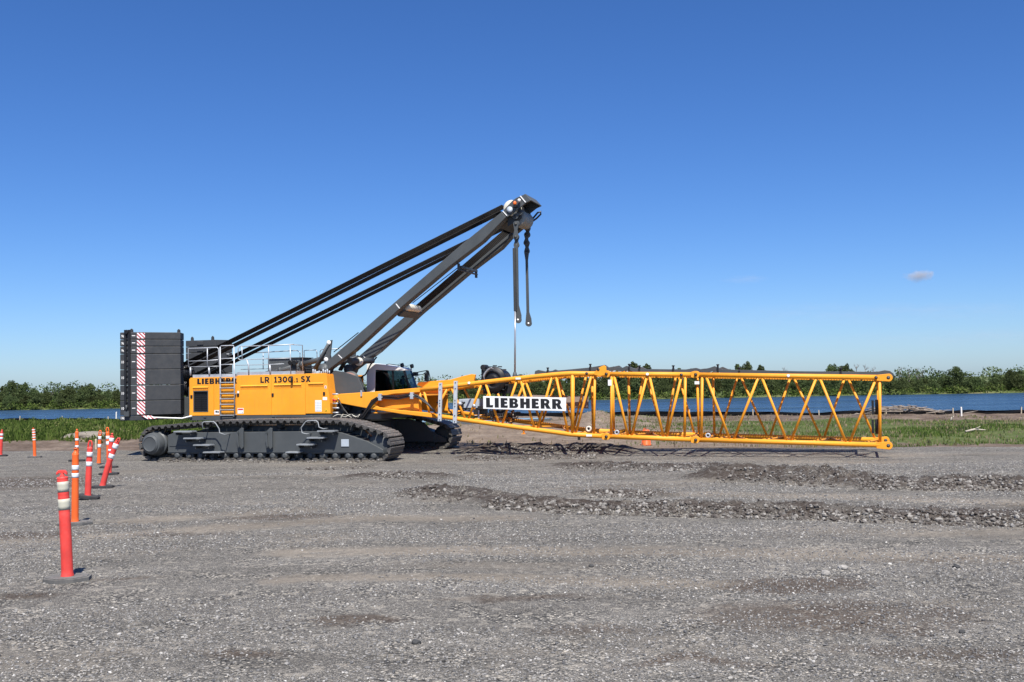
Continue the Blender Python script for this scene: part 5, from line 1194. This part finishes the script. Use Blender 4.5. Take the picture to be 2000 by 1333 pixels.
# shore bushes: nobody could count them
def scatter_leaves(name, cx, cy, n, rx, ry, rz, leaf, mat, label, cat, zb):
    P = []; T = []
    for x, y, s, z in zip(cx, cy, nrng.uniform(.6,1.25,len(cx)), zb):
        d = nrng.normal(size=(n,3)); d /= np.linalg.norm(d,axis=1)[:,None]; d *= nrng.uniform(.4,1.,n)[:,None]**.5
        P.append(np.stack([x+d[:,0]*rx*s, y+d[:,1]*ry*s, z+np.abs(d[:,2])*rz*s], -1)); T.append(np.clip(nrng.uniform(.1,.9)+nrng.uniform(-.25,.25,n),0,1))
    P = np.concatenate(P); T = np.concatenate(T); k = len(P)
    a = nrng.normal(size=(k,3)); a /= np.linalg.norm(a,axis=1)[:,None]; u = nrng.normal(size=(k,3)); u -= a*(u*a).sum(1)[:,None]; u /= np.linalg.norm(u,axis=1)[:,None]; v = np.cross(a,u); s = leaf*nrng.uniform(.5,1.2,k)[:,None]
    q = np.stack([P-u*s*.6, P-v*s*.35, P+u*s*.6, P+v*s*.35], 1).reshape(-1,3)
    return tag(npmesh(name, q, np.arange(k*4).reshape(-1,4), mat, tint=np.repeat(T,4)), label, cat, kind='stuff')
cx = nrng.uniform(-190,190,330); cy = nrng.uniform(267.5,273,330)
cy = np.where(cx > 60, cy-1, cy)
scatter_leaves('undergrowth', cx, cy, 60, 2.0, 1.3, 2.0, .42, BM, 'pale green bushes along the foot of the wood across the river', 'undergrowth', np.full(330,-2.0))
cx = nrng.uniform(-210,210,190); cy = nrng.uniform(284,298,190)
scatter_leaves('woodland', cx, cy, 420, 4.5, 4., 6.3, .6, LM, 'dark mass of wood behind the front trees on the far bank', 'woodland', np.full(190,-1.95))

# ------------------------------------------------------------------ grass and weeds in the near strip
def blades(name, px, py, hgt, wid, label, tintlo=.0, tinthi=.8):
    n = len(px); pz, _ = height(px, py); a = nrng.uniform(0,6.283,n); lean = nrng.uniform(.05,.5,n)*hgt; b = nrng.uniform(0,6.283,n)
    dx, dy = np.cos(a)*wid, np.sin(a)*wid
    p0 = np.stack([px-dx,py-dy,pz-.03],-1); p1 = np.stack([px+dx,py+dy,pz-.03],-1)
    m0 = np.stack([px-dx*.8+np.cos(b)*lean*.35,py-dy*.8+np.sin(b)*lean*.35,pz+hgt*.6],-1); m1 = np.stack([px+dx*.8+np.cos(b)*lean*.35,py+dy*.8+np.sin(b)*lean*.35,pz+hgt*.6],-1)
    t0 = np.stack([px-dx*.15+np.cos(b)*lean,py-dy*.15+np.sin(b)*lean,pz+hgt],-1); t1 = np.stack([px+dx*.15+np.cos(b)*lean,py+dy*.15+np.sin(b)*lean,pz+hgt],-1)
    v = np.stack([p0,p1,m1,m0,t0,t1],1).reshape(-1,3); k = (np.arange(n)*6)[:,None]
    f = np.concatenate([k+np.array([[0,1,2,3]]), k+np.array([[3,2,5,4]])], 0)
    patch = fbm(px*.35, py*.35, 131); t = np.clip(tintlo+(tinthi-tintlo)*nrng.random(n)*.75+(patch-.5)*.9, 0, 1)
    return tag(npmesh(name, v, f, GRM, tint=np.repeat(t,6)), label, 'grass', kind='stuff')
n = 42000; y_ = nrng.uniform(50,92,n); x_ = nrng.uniform(-.66,.02,n)*y_
ok = (x_ < -5.5+.12*(y_-50)+nrng.normal(0,1.,n)) & (nrng.random(n) < sstep(50,57,y_+(fbm(x_*.3,y_*.3,71)-.5)*5)) & (y_ < line_y(FA,FB,x_)+.5)
x_, y_ = x_[ok], y_[ok]; hh = (.10+.38*nrng.random(len(x_))**1.6)*(.3+1.3*fbm(x_*.35,y_*.35,141))*(1-.6*sstep(70,86,y_))
blades('weeds', x_, y_, hh, .035+.03*nrng.random(len(x_)), 'tall green weeds on the left behind the traffic posts')
k = np.nonzero(nrng.random(len(x_)) < .055)[0]; zc, _ = height(x_[k], y_[k])
scatter_leaves('weed_clumps', x_[k], y_[k], 30, .30, .30, .34, .10, WM, 'broad-leaved weeds growing in clumps on the left bank', 'weeds', zc)
n = 190000; y_ = nrng.uniform(36,76,n); x_ = nrng.uniform(-.02,.66,n)*y_; off = y_-line_y(GA,GB,x_); offf = y_-line_y(FA,FB,x_)
pt = fbm(x_*.22,y_*.45,151); rg = sstep(9,15,x_+(pt-.5)*6)
pr = rg*sstep(1.0,4.5,off+(pt-.5)*6)*(1-sstep(-12,-6,offf+(pt-.5)*6))*sstep(.40,.60,pt)*.75 + .32*sstep(3.5,7,x_)*(1-rg)*sstep(2,6,off)*sstep(.44,.58,pt)
ok = (nrng.random(n) < pr); x_, y_ = x_[ok], y_[ok]
blades('grass', x_, y_, (.03+.11*nrng.random(len(x_))**1.5)*(.4+1.2*fbm(x_*.4,y_*.4,161)), .008+.014*nrng.random(len(x_)), 'short patchy grass between the yard and the silt fence on the right', .05, .95)
n = 26000; y_ = nrng.uniform(38,82,n); x_ = nrng.uniform(-.5,.66,n)*y_; off = y_-line_y(GA,GB,x_); ok = (off > .6) & (y_ < line_y(FA,FB,x_)-.3) & (x_ > -5+.12*(y_-50)) & (nrng.random(n) < .25+.75*sstep(6,12,x_)) & (nrng.random(n) < sstep(.38,.6,fbm(x_*.5,y_*.5,171)))
x_, y_ = x_[ok], y_[ok]
blades('dry_grass', x_, y_, .05+.14*nrng.random(len(x_)), .02+.02*nrng.random(len(x_)), 'dry straw-coloured stalks and litter among the bare soil by the river', .75, 1.2)

# ------------------------------------------------------------------ silt fence, stakes, driftwood
FABRIC = paint('silt_fence_fabric', (.006,.0065,.008), .8, var=.3, spec=.1)
WOOD_M = paint('raw_stake', (.52,.44,.32), .8, var=.2, scale=6); WOODG = paint('driftwood', (.30,.25,.20), .9, var=.3, scale=3)
nf = 120; xf = np.linspace(FA[0]-22, FB[0]+25, nf); yf = line_y(FA,FB,xf)+.8+np.sin(xf*.21)*.5; zf,_ = height(xf,yf)
top = zf+.22+.34*(fbm(xf*.16, xf*0, 181)-.35); fence = empty('silt_fence', (xf[0],yf[0],float(zf[0])))
fm = MB(); fv = []
for i in range(nf):
    x, y_, z0, z1 = xf[i]-xf[0], yf[i]-yf[0], float(zf[i]-zf[0]), float(top[i]-zf[0]); by_ = .08*math.sin(i*1.9)
    fv += [(x,y_,z0-.15),(x,y_+by_,(z0+z1)/2),(x,y_,z1),(x,y_+.03,z1),(x,y_+by_+.03,(z0+z1)/2),(x,y_+.03,z0-.15)]
fm.add(fv, [(a*6+j, a*6+6+j, a*6+6+(j+1)%6, a*6+(j+1)%6) for a in range(nf-1) for j in range(6)])
fm.build('fence_fabric', FABRIC, fence)
for i in range(3, nf-1, 4):
    x, y_, z0, z1 = xf[i]-xf[0], yf[i]-yf[0]-.05, float(zf[i]-zf[0]), float(top[i]-zf[0])
    l = rng.uniform(-.04,.04); MB().add([(x-.03,y_-.03,z0-.1),(x+.03,y_-.03,z0-.1),(x+.03,y_+.03,z0-.1),(x-.03,y_+.03,z0-.1),(x-.03+l,y_-.03,z1+.18),(x+.03+l,y_-.03,z1+.18),(x+.03+l,y_+.03,z1+.18),(x-.03+l,y_+.03,z1+.18)],[(0,3,2,1),(4,5,6,7),(0,1,5,4),(1,2,6,5),(2,3,7,6),(3,0,4,7)]).build('fence_stake', WOOD_M, fence)
tag(fence, 'low black silt fence with wooden stakes running along the river edge', 'fence')
def stake(g, h, lean, label, mat=WOOD_M, w=.035):
    z,_ = height(np.array([g[0]]), np.array([g[1]])); o = MB().add([(-w,-w,-.1),(w,-w,-.1),(w,w,-.1),(-w,w,-.1),(-w+lean,-w,h),(w+lean,-w,h),(w+lean,w,h),(-w+lean,w,h),(lean*1.05,0,h+.03)],[(0,3,2,1),(4,5,8),(5,6,8),(6,7,8),(7,4,8),(0,1,5,4),(1,2,6,5),(2,3,7,6),(3,0,4,7)]).build('survey_stake', mat); o.location = (g[0],g[1],float(z[0])); return tag(o, label, 'stake', 'wooden survey stakes')
stake((-17.93,44.11), .42, -.01, 'short pale survey stake in the gravel among the rear traffic posts')
stake((28.32,64.88), .55, .0, 'pale stake standing before the black silt fence at the right, past the brush pile', paint('white_stake',(.75,.73,.68),.7), .04)
stake((-33.17,85.71), .75, .02, 'white-topped stake in the weeds left of the counterweight tower', paint('white_stake',(.75,.73,.68),.7), .04)
bp_c = (25.40,66.53); bz,_ = height(np.array([bp_c[0]]), np.array([bp_c[1]]))
dp = MB()
for i in range(70):
    x, y_ = rng.gauss(0,1.5), rng.gauss(0,.7); a = rng.uniform(0,6.28); l = rng.uniform(.3,1.2); z = max(.02, .42-.12*abs(x)+rng.uniform(-.15,.1)); c, s = math.cos(a)*l, math.sin(a)*l*.6
    dp.tube([(x-c,y_-s,z+rng.uniform(-.12,.12)),(x,y_,z+.05),(x+c,y_+s,z+rng.uniform(-.15,.2))], [.035*rng.uniform(.4,1.2),.03,.012], 5)
o = dp.build('brush_pile', WOODG); o.location = (bp_c[0],bp_c[1],float(bz[0])); tag(o, 'grey heap of driftwood and branches beside the silt fence on the right', 'brush pile')
for i, (g, l, a, lb) in enumerate((((20.37,45.31),.9,.1,'pale broken branch lying in the grass to the right of the boom end'),((24.65,57.67),.5,1.2,'short pale branch standing out of the brown litter below the fence'))):
    z,_ = height(np.array([g[0]]), np.array([g[1]])); c, s = math.cos(a)*l*.5, math.sin(a)*l*.5
    m = MB().tube([(-c,0,.05),(0,.05,.12+abs(s)*.5),(c,0,.06+abs(s))], [.05,.045,.02], 6); m.tube([(0,.05,.12+abs(s)*.5),(c*.4,-.1,.25+abs(s)*.6)], [.03,.01], 5)
    o = m.build('branch', paint('pale_branch',(.5,.44,.36),.9)); o.location = (g[0],g[1],float(z[0])); tag(o, lb, 'branch')
g = (-22.42,53.71); z,_ = height(np.array([g[0]]), np.array([g[1]]))
sm = bmesh.new(); bmesh.ops.create_icosphere(sm, subdivisions=3, radius=1)
for v in sm.verts:
    q = v.co.copy(); k = .8+.4*vnoise(np.array([q.x*2+5]), np.array([q.y*2+q.z]), 3)[0]; v.co = Vector((q.x*1.15, q.y*.6, q.z*.28))*k
me = bpy.data.meshes.new('sand_heap'); sm.to_mesh(me); sm.free(); me.materials.append(paint('pale_sand',(.24,.21,.17),.95,var=.25,scale=4,bump=.4)); o = bpy.data.objects.new('sand_heap', me); COL.objects.link(o); o.location = (g[0],g[1],float(z[0])+.05); tag(o, 'small pale heap of sand at the foot of the weeds behind the posts', 'sand heap')

# ------------------------------------------------------------------ traffic posts
P_PINK = paint('faded_red_plastic', (.78,.062,.050), .5, var=.22, scale=4, dust=.28, spec=.3, grime=.35); P_OR = paint('orange_plastic', (.85,.135,.022), .42, var=.08, scale=4, dust=.25, spec=.3, grime=.3)
BAND_W = paint('white_reflective_band', (.72,.74,.76), .4, var=.1, scale=6); BAND_B = paint('weathered_band', (.52,.50,.40), .55, var=.15, scale=8, dust=.15)
RUB = paint('rubber_base', (.11,.108,.104), .85, var=.25, scale=5, dust=.5, bump=.3); RUBD = paint('rubber_base_dark', (.03,.03,.032), .8, var=.3, scale=5, dust=.2)
def post(g, h, r, label, color, bands, handle, base, lean=(0,0), taper=.86, basemat=RUB, band=BAND_W, baserot=0, tilt=0):
    z,_ = height(np.array([g[0]]), np.array([g[1]])); z = float(z[0])
    root = empty('delineator_post', (g[0],g[1],z)); tag(root, label, 'traffic post', 'traffic delineator posts on the gravel')
    def ax(t): return Vector((lean[0]*t*t*.35+lean[0]*t*.65, lean[1]*t, t*math.sqrt(max(.2, h*h-lean[0]**2-lean[1]**2))+.04))
    hb = {'T':.10,'loop':.16,'neck':.11,'tube':0.}[handle]/h
    tb = 1-hb
    prof = [(0,1.12),(.02,1.12),(.04,1.0)] + [(t, 1-(1-taper)*t/tb) for t in np.linspace(.08, tb-.03, 12)]
    for c in bands:
        for e in (c[0]-.012, c[1]+.012): prof.append((e, (1-(1-taper)*e/tb)*1.035 if handle != 'tube' else 1-(1-taper)*e/tb)); prof += [(e-.011,1-(1-taper)*e/tb),(e+.011,1-(1-taper)*e/tb)]
    prof = sorted(set(prof)); prof += [(tb-.015, taper*1.05),(tb, taper*.95)] if handle != 'tube' else [(.995,taper),(1.,taper*.8)]
    body = MB().tube([ax(t) for t, k in prof], [r*k for t, k in prof], 24).build('post_body', color, root)
    m = MB()
    if handle == 'T':
        m.tube([ax(tb), ax(tb+.02), ax(1-.03)], [r*.5, r*.28, r*.26], 10)
        c = ax(1); c2 = ax(.965)
        m.add([(c.x+q[0]*r, c.y+s*r*.28, c2.z+q[1]*r) for s in (-1,1) for q in ((-.95,-.35),(-.9,.1),(-.55,.5),(.55,.5),(.9,.1),(.95,-.35),(.45,0.),(-.45,0.))], [(7,6,5,4,3,2,1,0),(8,9,10,11,12,13,14,15)]+[(i,(i+1)%8,(i+1)%8+8,i+8) for i in range(8)])
    elif handle == 'loop':
        a = ax(tb-.01); b_ = ax(1.); w = r*.62
        m.tube([a+Vector((-w,0,0)), a.lerp(b_,.55)+Vector((-w*.95,0,0)), b_+Vector((-w*.5,0,-.01)), b_+Vector((w*.5,0,-.01)), a.lerp(b_,.55)+Vector((w*.95,0,0)), a+Vector((w,0,0))], r*.26, 8)
        m.tube([ax(tb-.02), ax(tb+.012)], [r*taper, r*.75], 18)
    elif handle == 'neck':
        L = [(tb-.01,.9),(tb+.01,.75),(tb+.03,.42),(tb+.055,.36),(tb+.06,.6),(tb+.068,.62),(tb+.074,.34),(.985,.3),(1,.2)]
        m.tube([ax(t) for t, k in L], [r*k for t, k in L], 16)
    if m.v: m.build('post_handle', color, root, .004 if handle == 'T' else 0)
    for c in bands:
        t = np.linspace(c[0], c[1], 4); m = MB().tube([ax(q) for q in t], [r*(1-(1-taper)*q/tb)+.0035 for q in t], 24); m.build('reflective_band', band, root)
    if base:
        bm_ = MB(); k = 8
        pts = [(base*math.cos((j+.5)*math.pi/4), base*.78*math.sin((j+.5)*math.pi/4)) for j in range(8)]
        bm_.slab(pts, 0, .062); 
        b2 = [(x*.9,y_*.9) for x, y_ in pts]; bm_.slab(b2, .0625, .072)
        o = bm_.build('post_base', basemat, root, .008); o.rotation_euler = (0, tilt, baserot); o.location.z = abs(math.sin(tilt))*base*.8-.01
    return root
post((-5.93,13.65), 1.43, .075, 'nearest red post with two beige bands, a T handle and a thick grey base', P_PINK, ((.625,.725),(.79,.885)), 'T', .31, (-.075,0), .92, RUB, BAND_B, .2)
post((-8.24,19.29), 1.40, .066, 'orange post with a bottle neck and two white bands, behind the beige-banded one', P_OR, ((.60,.66),(.70,.765)), 'neck', .33, (.01,0), .90, RUB, BAND_W, .4)
post((-9.77,23.56), 1.30, .072, 'upright red post with a square loop handle on a tilted dark base', P_PINK, ((.55,.63),(.72,.80)), 'loop', .27, (.06,0), .85, RUBD, BAND_W, 0, .16)
post((-10.54,26.33), 1.30, .074, 'red post leaning far to the right on a flat grey base', P_PINK, ((.58,.67),(.78,.88)), 'loop', .30, (.42,0), .9, RUBD, BAND_W)
post((-15.69,36.89), 1.12, .066, 'orange tube with narrow white bands standing directly behind the bottle-necked post', P_OR, ((.40,.47),(.62,.69)), 'neck', .30, (.0,0), .9, RUBD)
post((-14.20,35.15), 1.13, .066, 'thin orange post with two white bands beside the short pale stake', P_OR, ((.48,.58),(.72,.82)), 'loop', .0, (.05,0), .75)
post((-13.18,33.44), 1.28, .07, 'tall orange post with a long loop handle behind the leaning red one', P_OR, ((.55,.64),(.70,.78)), 'loop', .30, (-.05,0), .85, RUBD)
post((-12.06,30.60), 1.20, .074, 'red post with one high white band right behind the leaning one', P_PINK, ((.78,.88),(.55,.60)), 'neck', .30, (.10,0), .9, RUBD)
post((-18.48,39.63), 1.06, .058, 'slim orange tube with five white rings standing alone to the left', P_OR, ((.95,.99),(.86,.90),(.77,.81),(.68,.72),(.59,.63)), 'tube', .27, (-.05,0), 1., RUB)
post((-20.31,40.64), 1.02, .07, 'red post with two white bands cut by the left edge of the photo', P_PINK, ((.62,.70),(.76,.84)), 'neck', .28, (.06,0), .8, RUBD)
# traffic drum behind the boom
g = (5.41,41.99); z,_ = height(np.array([g[0]]), np.array([g[1]])); td = empty('traffic_drum', (g[0],g[1],float(z[0]))); tag(td, 'orange and white traffic drum standing behind the boom', 'traffic drum')
MB().lathe([(.20,.0),(.21,.03),(.19,.05),(.185,.2),(.175,.21),(.175,.36),(.17,.37),(.165,.5),(.158,.51),(.155,.6),(.12,.64),(.0,.64)], (0,0,0), (0,0,1), 24).build('drum_body', P_OR, td)
for a, b_, r0 in ((.215,.345,.178),(.515,.595,.161)): MB().lathe([(r0-.01,a),(r0,a),(r0-.004,b_),(r0-.014,b_)], (0,0,0), (0,0,1), 24).build('reflective_band', BAND_W, td)
m = MB().tube([(-.08,0,.62),(-.08,0,.70),(.08,0,.70),(.08,0,.62)], .018, 6); m.build('drum_handle', P_OR, td)

# ------------------------------------------------------------------ small cloud, sky, sun, camera
def cloud_mat():
    m, nt, out = nodes('cloud_vapour'); co = objco(nt); v = N(nt, 'ShaderNodeVolumePrincipled'); v.inputs['Color'].default_value = (.95,.93,.95,1)
    n = noise(nt, co, .05, 5, .6)
    ln = nt.nodes.new('ShaderNodeVectorMath'); ln.operation = 'LENGTH'; mp = N(nt,'ShaderNodeMapping'); mp.inputs['Scale'].default_value = (1/42,1/26,1/17); lk(nt, co, mp.inputs[0]); lk(nt, mp.outputs[0], ln.inputs[0])
    d = math_(nt,'SUBTRACT',math_(nt,'ADD',1.02,math_(nt,'MULTIPLY',math_(nt,'SUBTRACT',n.outputs[0],.5),2.2)),math_(nt,'MULTIPLY',ln.outputs['Value'],1.15))
    lk(nt, math_(nt,'MULTIPLY',math_(nt,'MAXIMUM',d,0.),.06), v.inputs['Density']); lk(nt, v.outputs[0], out.inputs[1]); return m
bm = bmesh.new(); bmesh.ops.create_icosphere(bm, subdivisions=3, radius=1.)
for v in bm.verts: v.co = Vector((v.co.x*46, v.co.y*28, v.co.z*20))
me = bpy.data.meshes.new('cloud'); bm.to_mesh(me); bm.free(); me.materials.append(cloud_mat()); o = bpy.data.objects.new('cloud', me); COL.objects.link(o); o.location = (1039.60,2600.00,259.31); tag(o, 'single small puffy cloud low in the blue sky at the right', 'cloud', kind='stuff')

def wisp(loc, size, dens):
    bm = bmesh.new(); bmesh.ops.create_icosphere(bm, subdivisions=3, radius=1.)
    for v in bm.verts: v.co = Vector((v.co.x*size[0], v.co.y*size[1], v.co.z*size[2]))
    me = bpy.data.meshes.new('cloud'); bm.to_mesh(me); bm.free()
    m, nt, out = nodes('thin_cloud'); co = objco(nt); v = N(nt, 'ShaderNodeVolumePrincipled'); v.inputs['Color'].default_value = (.95,.95,.97,1)
    mp = N(nt,'ShaderNodeMapping'); mp.inputs['Scale'].default_value = tuple(1/q for q in size); lk(nt, co, mp.inputs[0]); ln = nt.nodes.new('ShaderNodeVectorMath'); ln.operation = 'LENGTH'; lk(nt, mp.outputs[0], ln.inputs[0])
    mq = N(nt,'ShaderNodeMapping'); mq.inputs['Scale'].default_value = (.3,1,1.6); lk(nt, co, mq.inputs[0]); n = noise(nt, mq.outputs[0], .03, 5, .6)
    d = math_(nt,'MULTIPLY',math_(nt,'MAXIMUM',math_(nt,'SUBTRACT',1.,ln.outputs['Value']),0.),ramp(nt, n.outputs[0], [(.42,0.),(.68,1.)])); lk(nt, math_(nt,'MULTIPLY',d,dens), v.inputs['Density']); lk(nt, v.outputs[0], out.inputs[1]); me.materials.append(m)
    o = bpy.data.objects.new('cloud', me); COL.objects.link(o); o.location = loc; return tag(o, 'faint streak of thin cloud low in the sky at the right', 'cloud', kind='stuff')
wisp((618.99,2700.00,267.74), (75,40,13), .009); wisp((1018.01,2900.00,185.00), (620,90,40), .0028); wisp((1350.88,3000.00,113.88), (520,90,30), .0025); wisp((526.30,3000.00,158.36), (420,90,26), .0018)
SUN_EL, SUN_AZ = 56.5, 9.     # azimuth: degrees to the right of straight behind the camera
w = bpy.data.worlds.new('World'); scene.world = w; w.use_nodes = True; nt = w.node_tree; nt.nodes.clear()
sky = nt.nodes.new('ShaderNodeTexSky'); sky.sky_type = 'NISHITA'; sky.sun_disc = False; sky.sun_elevation = R(SUN_EL)
sx_, sy_ = math.sin(R(SUN_AZ)), -math.cos(R(SUN_AZ))
sky.sun_rotation = math.atan2(sx_, sy_); sky.altitude = 0; sky.air_density = .8; sky.dust_density = .5; sky.ozone_density = 10.
bg = nt.nodes.new('ShaderNodeBackground'); bg.inputs['Strength'].default_value = .096; ow = nt.nodes.new('ShaderNodeOutputWorld')
hs = N(nt, 'ShaderNodeHueSaturation', Saturation=1.12, Hue=.507); lk(nt, sky.outputs[0], hs.inputs['Color']); lk(nt, hs.outputs[0], bg.inputs[0]); lk(nt, bg.outputs[0], ow.inputs[0])
sl = bpy.data.lights.new('sun', 'SUN'); sl.energy = 4.8; sl.angle = R(.53); sl.color = (1.,.955,.88)
so = bpy.data.objects.new('sun', sl); COL.objects.link(so); d = Vector((sx_*math.cos(R(SUN_EL)), sy_*math.cos(R(SUN_EL)), math.sin(R(SUN_EL))))
so.rotation_euler = d.to_track_quat('Z','Y').to_euler(); so.location = d*60
cam = bpy.data.cameras.new('camera'); cam.sensor_width = 36; cam.lens = 36.; cam.clip_end = 20000; cam.clip_start = .1
co_ = bpy.data.objects.new('camera', cam); COL.objects.link(co_); scene.camera = co_
pitch, roll = R(2.39), R(1.0)
co_.matrix_world = Matrix.Translation((0,0,2.5)) @ Matrix.Rotation(R(90)+pitch, 4, 'X') @ Matrix.Rotation(roll*-1, 4, 'Z')
scene.render.resolution_x, scene.render.resolution_y = 1024, 682
scene.view_settings.view_transform = 'Standard'; scene.view_settings.look = 'None'; scene.view_settings.exposure = .56; scene.view_settings.gamma = 1
scene.cycles.max_bounces = 6; scene.cycles.transparent_max_bounces = 12; scene.cycles.volume_step_rate = 2
